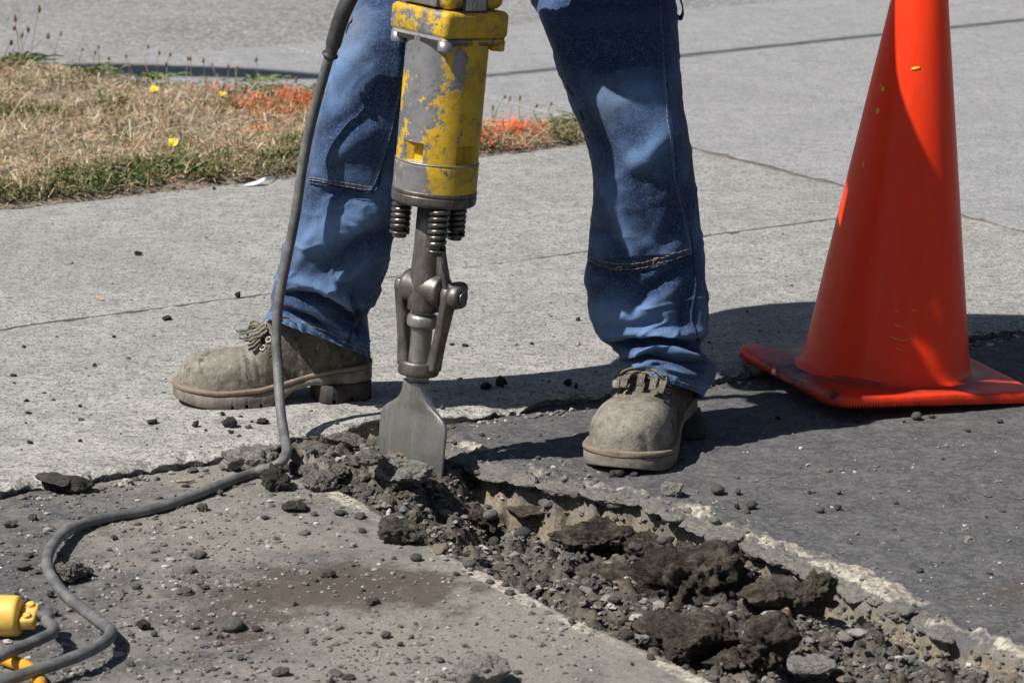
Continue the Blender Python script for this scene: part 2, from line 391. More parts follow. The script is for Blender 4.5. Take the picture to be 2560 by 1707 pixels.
M_CORDB = plain('black_rubber', (.035, .035, .037), .5, 0, 60, (.065, .065, .065), .3)
M_PLUG = plain('yellow_plug_plastic', (.78, .50, .10), .5, 0, 30, (.66, .40, .08), .15)
M_YCORD = plain('yellow_cord_rubber', (.72, .36, .02), .5, 0, 30, (.55, .27, .03), .2)
def m_cone():
    k = Mat('orange_cone_plastic'); v = k.oc
    st = k.noise(1., 4, .6, k.stretch(v, (60., 60., 1.6)))
    c = k.mix(k.band(st, .4, .7), (1.0, .044, .006), (1.0, .062, .010))
    sm = k.math('ADD', k.attr('dirt'), k.math('MULTIPLY', k.math('SUBTRACT', k.noise(24, 6, .7, v), .5), 1.5))
    c = k.mix(k.math('MULTIPLY', k.band(k.noise(1., 5, .7, k.stretch(v, (38., 38., 9.))), .56, .74), .22), c, (.35, .03, .015))
    c = k.mix(k.math('MULTIPLY', k.band(k.noise(7, 5, .65, v), .58, .72), .2), c, (.85, .13, .06))
    c = k.mix(k.math('MULTIPLY', k.band(sm, .35, 1.0), .8), c, (.24, .06, .045))
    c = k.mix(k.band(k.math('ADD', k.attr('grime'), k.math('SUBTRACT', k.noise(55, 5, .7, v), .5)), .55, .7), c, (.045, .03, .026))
    c = k.mix(k.band(k.math('ADD', k.attr('white'), k.math('SUBTRACT', k.noise(120, 3, .6, v), .5)), .55, .62), c, (.62, .6, .58))
    k.out(c, .38, 0, k.bump(k.noise(150, 3, .6, v), .08, .001), Specular__IOR__Level=.35)
    tr = k.node('ShaderNodeBsdfTranslucent', Color=(1., .12, .02)); mx = k.node('ShaderNodeMixShader'); k.put(mx.inputs[0], .14); k.put(mx.inputs[1], k.b.outputs[0]); k.put(mx.inputs[2], tr.outputs[0])
    k.put(k.t.nodes['Material Output'].inputs['Surface'], mx.outputs[0]); return k.m
M_CONE = m_cone()
M_DRIP = plain('yellow_paint_drip', (.75, .42, .03), .5)

# ------------------------------------------------------------------ the setting
UU = np.array([0.8416, 0.5401, 0.0]); NN = np.array([-0.5401, 0.8416, 0.0]); A0 = G(0, 1215)
def SW(a, c, z=0.0):                                 # along / across the sidewalk, from the broken front edge
    return A0+UU*a+NN*c+np.array([0, 0, z])
def to_sw(x, y):
    dx, dy = x-A0[0], y-A0[1]; return dx*UU[0]+dy*UU[1], dx*NN[0]+dy*NN[1]
ZA = -0.020                                          # height of the asphalt

base = obj('ground', np.array([[-300, -300, -.35], [300, -300, -.35], [300, 300, -.35], [-300, 300, -.35]]), [(0, 1, 2, 3)], M_SOIL, smooth=False); tag(base, kind='structure')

near_e = [tuple(G(x, y, ZA)[:2]) for x, y in [(560, 1135), (640, 1140), (700, 1152), (770, 1172), (860, 1228), (960, 1292), (1060, 1355), (1150, 1400), (1260, 1450), (1400, 1530), (1530, 1588), (1640, 1632), (1760, 1690), (1900, 1760), (2100, 1870)]]
far_e = [tuple(G(x, y, ZA)[:2]) for x, y in [(560, 1118), (700, 1095), (860, 1070), (1000, 1070), (1085, 1095), (1135, 1125), (1200, 1162), (1290, 1188), (1400, 1212), (1500, 1232), (1600, 1250), (1700, 1285), (1800, 1325), (1920, 1370), (2000, 1408), (2090, 1440), (2150, 1480), (2230, 1520), (2330, 1572), (2450, 1610), (2560, 1650), (2750, 1720), (3000, 1830)]]
trench = near_e+far_e[::-1]
PITS = [(*G(a, b, ZA-.05)[:2], r_, d_) for a, b, r_, d_ in ((1575, 1440, .032, .06), (1700, 1650, .05, .06), (1120, 1300, .028, .05), (1960, 1410, .03, .03), (2000, 1690, .05, .04))]
BLX, BLY = G(1010, 1185, ZA)[:2]
def asphalt_h(x, y):
    wob = .012*fbm2(x, y, 14, 4, 3)+.005*fbm2(x, y, 60, 3, 9)
    ins = inside(x, y, trench); dn = seg_dist(x, y, near_e); df = seg_dist(x, y, far_e)
    sn = np.where(ins, dn, -dn)+wob*.35; sf = np.where(ins, df, -df)+wob*1.6
    s = np.minimum(sn, sf)
    wid = sstep(-.0, .05, s)
    deep = .068+.030*fbm2(x, y, 6, 3, 21)
    a, c = to_sw(x, y)
    deep = deep*np.clip(.35+.65*sstep(.08, .34, seg_dist(x, y, far_e[1:4])), 0, 1)   # shallow heap where the blade works
    for qx0, qy0, rr, dd in PITS: deep = deep+dd*np.exp(-((x-qx0)**2+((y-qy0)*.8)**2)/rr**2)
    h = ZA-deep*np.where(sn < sf, sstep(-.001, .008, s), sstep(-.003, .020, s))
    d1, v1 = cell(x, y, 26, 5); d2, v2 = cell(x, y, 60, 8); d3, v3 = cell(x, y, 130, 12)
    lump = np.sqrt(np.clip(.55**2-d1**2, 0, 1))*.046*v1+np.sqrt(np.clip(.55**2-d2**2, 0, 1))*.018*v2+np.sqrt(np.clip(.6**2-d3**2, 0, 1))*.008*v3
    rub = lump+.010*fbm2(x, y, 40, 5, 31, .6)
    h = h+ins*.050*np.exp(-((x-BLX)**2+(y-BLY)**2)/.10**2)+ins*.025*np.exp(-((x-BLX+.14)**2+(y-BLY-.03)**2)/.10**2)
    h = h+rub*np.where(sn < sf, sstep(.0, .06, s), sstep(-.004, .02, s))
    rim = np.exp(-((sf+.020)/.024)**2)*sstep(.04, .12, dn)*(1-ins)
    h = h+rim*(.004+.007*fbm2(x, y, 48, 4, 44))+rim*np.sqrt(np.clip(.55**2-d3**2, 0, 1))*.006
    out = 1-sstep(-.02, .0, s)
    h = h+out*(.0016*fbm2(x, y, 3, 3, 50)+.0011*fbm2(x, y, 70, 4, 51)+np.sqrt(np.clip(.3**2-d3**2, 0, 1))*.005*(v3 > .72)*sstep(1.0, .2, x+1.2*(y-4.6)))
    return h, s, sn, sf, rim
def axis(lo, hi, st, ext):
    f = np.arange(lo, hi, st); g = []; q = hi; d = st
    while q < ext[1]: d *= 1.35; q += d; g.append(q)
    g2 = []; q = lo; d = st
    while q > ext[0]: d *= 1.35; q -= d; g2.append(q)
    return np.array(g2[::-1]+list(f)+g)
gx = axis(-.86, .98, .0042, (-25, 25)); gy = axis(3.66, 5.62, .0046, (-25, 5.75))
X, Y = np.meshgrid(gx, gy)
Hh, S_, SN, SF, RIM = asphalt_h(X, Y)
AL, AC = to_sw(X, Y)
Hh = np.where(AC > .03, np.minimum(Hh, -.05-.3*sstep(.03, .2, AC)), Hh)          # dives under the slabs
px_, py_ = proj(np.stack([X, Y, np.full_like(X, ZA)], -1))
def blob(cx, cy, rx, ry): return np.exp(-((px_-cx)/rx)**2-((py_-cy)/ry)**2)
soil = sstep(-.004, .012, S_)
dust = .85*np.exp(-np.clip(-S_, 0, 9)/.10)+.55*np.exp(-np.clip(-S_, 0, 9)/.35)*(SN > SF)+.38*(SN > SF)+.02
dust = dust+.55*blob(1150, 1600, 500, 160)+.45*blob(1750, 1230, 260, 60)+.4*blob(500, 1330, 300, 60)
dust = dust-.25*(SF >= SN)*sstep(.05, .14, -S_)-.35*blob(2300, 1150, 380, 170)-.45*blob(60, 1430, 130, 160)-.3*blob(250, 1250, 200, 60)+.25*blob(1300, 1150, 160, 40)
stain = 1.1*blob(860, 1465, 380, 62)+.7*blob(600, 1570, 220, 60)+.5*blob(330, 1330, 160, 40)+.55*blob(2520, 1500, 130, 60)+.35*blob(1080, 1560, 120, 40)
pale = RIM*.9+1.0*np.exp(-((SN+.014)/.017)**2)*(SN < .002)*(SN > SF)
pale = np.clip(pale, 0, 1)*(.55+.75*sstep(-.35, .35, fbm2(X, Y, 9, 4, 131)))*(1-soil*.6)*np.where(py_ < 1110, .3, 1)
pale = np.clip(pale+.5*blob(930, 1160, 150, 45)*soil, 0, 1)
ground_a = obj('asphalt_ground', np.stack([X, Y, Hh], -1).reshape(-1, 3), gridF(len(gy), len(gx)), M_ASPH,
               attrs=dict(soil=soil.ravel(), dust=np.clip(dust, 0, 1).ravel(), stain=np.clip(stain, 0, 1).ravel(), pale=pale.ravel(), sand=(np.exp(-np.clip(SF, 0, 9)/.045)*soil).ravel()))
tag(ground_a, kind='structure')
def hz(x, y):                                        # height of whatever surface lies at x, y
    a, c = to_sw(x, y)
    if c > .0: return 0.0
    h = asphalt_h(np.array([[x]]), np.array([[y]]))[0]; return float(h[0, 0])

# sidewalk slabs: each slab is one piece, joints are real gaps
sidewalk = empty('sidewalk', tuple(SW(1.0, .9))); tag(sidewalk, 'grey concrete sidewalk of scored slabs with a broken front edge', kind='structure')
def slab(a0, a1, c0, c1, name, parent, m, broken=False, st=.02, z=0.0, rad=.0014, gap=.0016):
    a = np.unique(np.r_[a0+gap, a0+gap+.002, a0+gap+.006, np.arange(a0+.02, a1-.015, st), a1-gap-.006, a1-gap-.002, a1-gap])
    c = np.unique(np.r_[c0+gap, c0+gap+.002, c0+gap+.006, np.arange(c0+.015, c1-.015, st), c1-gap-.006, c1-gap-.002, c1-gap])
    if broken: c = np.unique(np.r_[c, np.arange(c0, c0+.06, .004)]); a = np.unique(np.r_[a, np.arange(max(a0, -.25)+.01, min(a1, 2.3)-.01, .006)])
    Aa, Cc = np.meshgrid(a, c); Z = np.full_like(Aa, z)
    e = np.minimum.reduce([Aa-a[0], a[-1]-Aa, Cc-c[0], c[-1]-Cc]); Z = Z-rad*(1-sstep(0, rad*1.3, e))
    Z -= .003*sstep(.012, 0, np.minimum(Aa-a[0], a[-1]-Aa))*np.clip(fbm2(Aa, Cc, 25, 3, 66)+.2, 0, 1)+.004*sstep(.014, 0, np.minimum(Cc-c[0], c[-1]-Cc))*np.clip(fbm2(Aa, Cc, 30, 3, 67)+.1, 0, 1)
    Z += .0010*fbm2(Aa, Cc, 6, 3, 61)+.0007*fbm2(Aa, Cc, 45, 3, 62)
    C2 = Cc.copy()
    if broken:
        off = .012*fbm2(Aa, Aa*0, 5, 4, 71)+.006*fbm2(Aa, Aa*0, 40, 3, 72)
        bite = .05*np.exp(-((Aa-.66)/.08)**2)+.03*np.exp(-((Aa-.50)/.05)**2)+.02*np.exp(-((Aa-.95)/.05)**2)-.0*Aa
        w = np.exp(-(Cc-c[0])/.03); C2 = Cc+(off+bite)*w
        Z -= w*(.006+.010*np.abs(fbm2(Aa, Cc, 30, 4, 73)))*sstep(.06, .0, Cc-c[0])
    P = A0+Aa[..., None]*UU+C2[..., None]*NN; P[..., 2] = Z
    m_, n_ = P.shape[:2]; V = [P.reshape(-1, 3)]; F = [gridF(m_, n_)]
    loop = [(0, j) for j in range(n_)]+[(i, n_-1) for i in range(1, m_)]+[(m_-1, j) for j in range(n_-2, -1, -1)]+[(i, 0) for i in range(m_-2, 0, -1)]
    top = np.array([P[i, j] for i, j in loop]); idx = np.array([i*n_+j for i, j in loop]); L = len(loop); off0 = m_*n_
    rows = [idx]; k = np.arange(L)
    for t in (.012, .028, .05, .12):
        W = top.copy(); W[:, 2] = z-t
        if broken:
            qa, qc = to_sw(W[:, 0], W[:, 1]); W += NN*((qc < .12)*(.006*fbm2(qa, qa*0+t*30, 45, 4, 75)+.006))[:, None]
        V.append(W); rows.append(off0+k); off0 += L
    for r0, r1 in zip(rows[:-1], rows[1:]): F.append(np.stack([r0, r1, np.roll(r1, -1), np.roll(r0, -1)], -1))
    Vt = np.concatenate(V); qa, qc = to_sw(Vt[:, 0], Vt[:, 1]); du = .75*np.exp(-np.clip(qc, 0, 9)/.30)*sstep(2.2, 1.2, qa)
    return obj(name, Vt-np.array(parent.location), np.concatenate(F), m, parent, attrs=dict(dust=du))
for a0, a1 in ((-6, -1.7), (-1.7, 2.46)): slab(a0, a1, -.0, .915, 'slab', sidewalk, M_CONC, broken=(a1 > -1), st=.025, gap=.0022)
for a0, a1 in ((-6, -1.1), (-1.1, 2.46)): slab(a0, a1, .915, 1.905, 'slab', sidewalk, M_CONC, st=.025, gap=.0022)
apron = empty('driveway_apron', tuple(SW(3.2, 2, 0))); tag(apron, 'smooth grey concrete driveway apron reaching the street', kind='structure')
slab(2.46, 4.6, -.0, 3.68, 'slab', apron, M_APRON, st=.03, gap=.007)
def joint(a0, c0, a1, c1, w, parent):
    n = 160; t = np.linspace(0, 1, n); P = SW(a0, c0)+np.outer(t, SW(a1, c1)-SW(a0, c0)); d = SW(a1, c1)-SW(a0, c0); d /= np.linalg.norm(d); q = np.array([-d[1], d[0], 0]); W = w*np.clip(.75+1.1*fbm2(t*(np.linalg.norm(SW(a1, c1)-SW(a0, c0))*9), t*0, 1, 4, 55), .08, 1.6)
    V = np.stack([P-q*W[:, None]-[0, 0, .02], P-q*(W*.8)[:, None]+[0, 0, .0004], P+q*(W*.8)[:, None]+[0, 0, .0004], P+q*W[:, None]-[0, 0, .02]], 1); V[:, 1:3, 2] += (.0022*fbm2(t*40, t*0, 1, 3, 56))[:, None]
    obj('joint_dirt', V.reshape(-1, 3)-np.array(parent.location), gridF(n, 4), M_JOINT, parent)
joint(2.4615, .0, 2.4615, 1.95, .0085, sidewalk); joint(-1.0, .915, 2.46, .915, .0013, sidewalk)
slab(1.3, 2.455, 1.91, 3.68, 'slab', apron, M_APRON, st=.06)
slab(4.6, 9, -.0, 3.68, 'slab', apron, M_APRON, st=.2)
rv = np.array([SW(-25, 3.684, -.006), SW(25, 3.684, -.006), SW(25, 60, -.006), SW(-25, 60, -.006)])
tag(obj('road', rv, [(0, 1, 2, 3)], M_ROAD, smooth=False), kind='structure')

# ------------------------------------------------------------------ grass verge
gp = [(-3.0, 1.908), (2.43, 1.908), (2.45, 2.0)]+[tuple(map(float, to_sw(*G(x, y)[:2]))) for x, y in ((1445, 318), (1300, 310), (1180, 305), (980, 268), (760, 240), (600, 228), (420, 216), (300, 200), (160, 178), (0, 165))]+[(-3.0, 3.75)]
va, vc = np.meshgrid(np.arange(-1.2, 2.5, .02), np.arange(1.9, 3.8, .02))
ins = inside(va, vc, gp); ed = seg_dist(va, vc, gp+[gp[0]]); edg = np.where(ins, ed, -ed)
vz = .004+.022*sstep(-.02, .12, edg)+.010*fbm2(va, vc, 7, 4, 81)*sstep(0, .1, edg)-.03*(1-sstep(-.03, .0, edg))
VP = A0+va[..., None]*UU+vc[..., None]*NN; VP[..., 2] = vz
tag(obj('verge_soil', VP.reshape(-1, 3), gridF(*va.shape), M_SOIL), kind='structure')

def verge_z(a, c):
    e = seg_dist(a, c, gp+[gp[0]]); return .004+.022*sstep(-.02, .12, e)+.010*fbm2(a, c, 7, 4, 81)*sstep(0, .1, e)
def grass():
    n = 230000
    a = rng.uniform(-.9, 2.47, n); c = rng.uniform(1.89, 3.75, n)
    k = inside(a, c, gp)
    P = A0+a[:, None]*UU+c[:, None]*NN; qx, qy = proj(np.c_[P[:, :2], np.zeros(n)])
    k &= (qx > -500) & (qx < 1620)
    k &= (c-1.908 > .035*fbm2(a, c*0, 7, 4, 97)+.012*rng.random(n)) | (rng.random(n) < .12)
    gn = fbm2(a, c, 5, 4, 91); bare = fbm2(a, c, 3.2, 3, 92)+.75*np.exp(-((qy-240)/38)**2)*sstep(900, 300, qx)
    edge = seg_dist(a, c, [(-3, 1.908), (2.43, 1.908)]); e2 = seg_dist(a, c, gp[1:])
    green = .10+.78*gn+.30*np.exp(-edge/.2)+.4*np.exp(-e2/.07)+.35*sstep(1100, 1350, qx)-.2*np.exp(-((qy-330)/60)**2)
    k &= ~((bare > .58) & (rng.random(n) < .7)); k &= rng.random(n) < np.clip(.45+.5*green+.5*np.exp(-edge/.1), .25, 1)
    a, c, P, green, edge, qx, qy, e2 = a[k], c[k], P[k], green[k], edge[k], qx[k], qy[k], e2[k]; n = len(a)
    isg = rng.random(n) < np.clip(green, .05, .85)
    L = np.where(isg, rng.uniform(.012, .045, n), rng.uniform(.012, .065, n)); L *= np.where(rng.random(n) < .03, 2.2, 1.)*np.clip(e2/.22, .25, 1)
    w = np.where(isg, rng.uniform(.0014, .0036, n), rng.uniform(.0008, .0022, n))
    th = rng.uniform(0, 2*math.pi, n); el = np.where(isg, rng.uniform(.15, 1.3, n), np.abs(rng.normal(.15, .45, n)))
    z0 = verge_z(a, c)
    d = np.stack([np.cos(th)*np.cos(el), np.sin(th)*np.cos(el), np.sin(el)], -1); sd_ = np.stack([-np.sin(th), np.cos(th), rng.uniform(-.5, .5, n)], -1)
    b0 = np.c_[P[:, :2], z0+rng.uniform(0, .012, n)]
    mid = b0+d*(L*.55)[:, None]; d2 = d.copy(); d2[:, 2] -= rng.uniform(.2, .9, n); tip = mid+d2*(L*.5)[:, None]
    tip[:, 2] = np.maximum(tip[:, 2], z0+.001); mid[:, 2] = np.maximum(mid[:, 2], z0+.002)
    hw = (w*.5)[:, None]*sd_
    V = np.stack([b0-hw, b0+hw, mid+hw*.9, mid-hw*.9, tip], 1).reshape(-1, 3)
    o = np.arange(n)*5; F = np.concatenate([np.stack([o, o+1, o+2], -1), np.stack([o, o+2, o+3], -1), np.stack([o+3, o+2, o+4], -1)])
    dry = np.array([[.60, .48, .30], [.48, .37, .215], [.70, .60, .43], [.33, .215, .115], [.40, .27, .15], [.55, .43, .26], [.30, .17, .10]]); grn = np.array([[.070, .110, .028], [.10, .145, .042], [.15, .165, .06], [.05, .080, .022], [.19, .18, .075]])
    col = np.where(isg[:, None], grn[rng.integers(0, len(grn), n)], dry[rng.integers(0, len(dry), n)])*rng.uniform(.75, 1.15, n)[:, None]
    def sp(cx, cy, rx, ry): return np.exp(-((qx-cx)/rx)**2-((qy-cy)/ry)**2)
    spray = .75*sp(745, 285, 75, 40)+.75*sp(620, 300, 50, 16)+.8*sp(655, 355, 30, 14)+.55*sp(540, 255, 60, 14)+1.1*sp(1290, 345, 42, 26)+.5*sp(1215, 372, 40, 14)+.45*sp(790, 240, 60, 30)+.3*sp(1230, 330, 60, 40)
    hit = rng.random(n) < 1.15*spray*(.35+.65*(fbm2(a, c, 14, 3, 95) > -.1))
    col = np.where(hit[:, None], np.array([.92, .19, .05])*rng.uniform(.6, 1.1, n)[:, None], col)
    # little rounded clover and weed leaves
    m = 14000; k = rng.integers(0, n, m); k = k[isg[k]]; m = len(k)
    cx = b0[k]+np.c_[rng.normal(0, .012, (m, 2)), rng.uniform(.004, .022, m)]; lr = rng.uniform(.0025, .0065, m); t2 = rng.uniform(0, 6.28, m)
    nx = np.stack([np.cos(t2), np.sin(t2), rng.uniform(-.35, .35, m)], -1); ny = np.stack([-np.sin(t2), np.cos(t2), rng.uniform(-.35, .35, m)], -1)
    ang = np.array([0, 1.05, 2.1, 3.14, 4.2, 5.25]); V2 = cx[:, None]+lr[:, None, None]*(np.cos(ang)[None, :, None]*nx[:, None]*1.35+np.sin(ang)[None, :, None]*ny[:, None]*.8); V2 = V2.reshape(-1, 3)
    o2 = len(V)+np.arange(m)*6; F2 = np.concatenate([np.stack([o2, o2+i, o2+i+1], -1) for i in (1, 2, 3, 4)])
    col2 = grn[rng.integers(0, len(grn), m)]*rng.uniform(.7, 1.1, m)[:, None]
    C = np.concatenate([np.repeat(col, 5, 0), np.repeat(col2, 6, 0)])
    o = obj('grass', np.concatenate([V, V2]), np.concatenate([F, F2]), M_GRASS, smooth=False, attrs=dict(col=C))
    tag(o, 'dry straw coloured grass with green weeds and orange spray paint', 'grass', kind='stuff')
grass()
M_STALK = plain('weed_stem', (.30, .27, .12), .8); M_SEED = plain('seed_head_brown', (.27, .17, .09), .9, 0, 300, (.14, .08, .045), .5)
M_STALKG = plain('weed_leaf', (.13, .20, .05), .7); M_PETAL = plain('dandelion_yellow', (.85, .60, .01), .6)
STALKS = []
def stalk(px, py, topx, topy, label, seed, group, headw=.0032):
    b = G(px, py, .02); t = AT(topx, topy, b[1]+random.uniform(-.04, .04)); h = b+(t-b)*.5+np.array([random.uniform(-.01, .01), 0, random.uniform(-.005, .01)])
    e = empty('seed_stalk', tuple(b)); tag(e, label, 'weed', group); STALKS.append((group, topx, e))
    P = spline([b-np.array([0, 0, .01]), h, t], 9)-b; obj('stem', *tube(P, np.linspace(.0011, .0007, 9), 5), M_STALK, e)
    V, F = ellipsoid((0, 0, 0), headw, headw, headw*random.uniform(1.3, 2.4), 8, 8); V = V*(1+.25*vn3(V*900, seed))[:, None]
    obj('seed_head', V+P[-1]-np.array([0, 0, headw*.6]), F, M_SEED, e)
far_st = [(205, 185, 206, 122), (235, 175, 238, 130), (250, 165, 246, 115), (318, 200, 315, 138), (276, 190, 272, 145), (372, 185, 370, 115), (400, 200, 398, 130), (420, 210, 415, 158), (425, 205, 425, 135), (465, 205, 470, 145), (490, 235, 476, 145), (512, 205, 508, 150), (545, 200, 530, 160), (560, 215, 570, 165), (640, 195, 640, 148), (595, 210, 593, 168), (745, 235, 740, 198), (325, 215, 327, 162), (690, 232, 683, 198), (780, 232, 785, 210), (135, 178, 152, 82)]
for i, q in enumerate(far_st): stalk(*q, 'thin weed stalk at the far verge edge', 100+i, 'seed stalks along the far verge edge')
for i, q in enumerate([(70, 235, 98, 20), (52, 160, 38, 45), (30, 165, 70, 72), (60, 170, 35, 68), (20, 160, 55, 85), (10, 150, 28, 105), (45, 170, 120, 88)]):
    stalk(*q, 'tall plantain stalk in the corner tuft', 140+i, 'plantain stalks in the corner tuft', .0045)
for i, q in enumerate([(1225, 305, 1262, 240), (1270, 300, 1275, 245), (1300, 300, 1300, 243), (1345, 295, 1342, 262), (1385, 290, 1378, 258), (1235, 300, 1232, 268)]):
    stalk(*q, 'thin weed stalk between hammer and leg', 150+i, 'seed stalks between hammer and leg')
for i, q in enumerate([(105, 320, 158, 240), (230, 305, 215, 210), (150, 300, 160, 240), (420, 320, 405, 270), (440, 350, 428, 300), (250, 345, 255, 300), (290, 350, 300, 280), (60, 340, 35, 255)]):
    stalk(*q, 'bent dry stalk in the verge middle', 160+i, 'dry stalks in the middle of the verge', .003)
NTH = 'first second third fourth fifth sixth seventh eighth ninth tenth eleventh twelfth thirteenth fourteenth fifteenth sixteenth seventeenth eighteenth nineteenth twentieth twenty-first twenty-second'.split()
for g_ in {s[0] for s in STALKS}:
    for i, s in enumerate(sorted([s for s in STALKS if s[0] == g_], key=lambda s: s[1])): s[2]['label'] += f', {NTH[i]} from the left'
def dandelion(px, py, bx, by, tilt, label, seed):
    b = G(bx, by, .02); t = AT(px, py, b[1]); e = empty('dandelion', tuple(b)); tag(e, label, 'flower', 'yellow dandelions')
    obj('stem', *tube(spline([np.zeros(3)-[0, 0, .01], (t-b)*.5+[.004, 0, 0], t-b], 8), .0012, 6), M_STALKG, e)
    mb = MB(); Mx = Matrix.Rotation(tilt, 3, 'X') @ Matrix.Rotation(seed, 3, 'Z'); rr = random.Random(seed)
    for k in range(26):
        a = k*2.4; r0, r1 = .0025, rr.uniform(.008, .0125); lift = rr.uniform(.05, .5)
        p = np.array([[r0*math.cos(a-.3), r0*math.sin(a-.3), .001], [r0*math.cos(a+.3), r0*math.sin(a+.3), .001], [r1*math.cos(a+.16), r1*math.sin(a+.16), r1*lift], [r1*math.cos(a-.16), r1*math.sin(a-.16), r1*lift]])
        mb.add(rot(p, Mx)+(t-b), [(0, 1, 2, 3)])
    mb.build('petals', M_PETAL, e, False)
    V, F = ellipsoid((0, 0, -.003), .0042, .0042, .0055, 8, 10); obj('bud_cup', rot(V, Mx)+(t-b), F, M_STALKG, e)
dandelion(386, 224, 396, 275, .55, 'yellow dandelion in bloom, the farther left of the three', 1)
dandelion(556, 238, 558, 275, .15, 'yellow dandelion in bloom beside orange sprayed grass', 2)
dandelion(433, 358, 436, 392, .9, 'yellow dandelion tipped to the camera, nearest the sidewalk', 3)
# broad leaf tufts
def tuft(px, py, n, L, label, up=.5, w=.006):
    b = G(px, py, .015); e = empty('leaf_tuft', tuple(b)); tag(e, label, 'weed')
    for k in range(n):
        a = rng.uniform(0, 6.28); l = L*rng.uniform(.6, 1.1); el = rng.uniform(.15, up+.4); t = np.linspace(0, 1, 8)
        cx = np.stack([np.cos(a)*t*l*math.cos(el), np.sin(a)*t*l*math.cos(el), .004+t*l*math.sin(el)*(1-.75*t)], -1)+np.r_[rng.normal(0, .02, 2), 0]
        side = np.array([-math.sin(a), math.cos(a), .2]); ww = (w*rng.uniform(.6, 1.2)*np.sin(np.clip(t*.93+.07, 0, 1)*math.pi)**.7)[:, None]
        V = np.stack([cx-side*ww, cx-[0, 0, .0015]+0*ww, cx+side*ww], 1).reshape(-1, 3); obj('leaf', V, gridF(8, 3), M_STALKG, e)
tuft(60, 160, 46, .085, 'green grassy weed tuft in the far left corner of the verge', .7)
tuft(390, 200, 26, .06, 'green leaf tuft at the far verge edge behind dandelions', .3)
tuft(650, 205, 20, .05, 'light green leaf tuft at the far verge edge near cord', .4)
tuft(240, 178, 24, .05, 'dark green leaf tuft beside the shaded pavement', .5, .004)

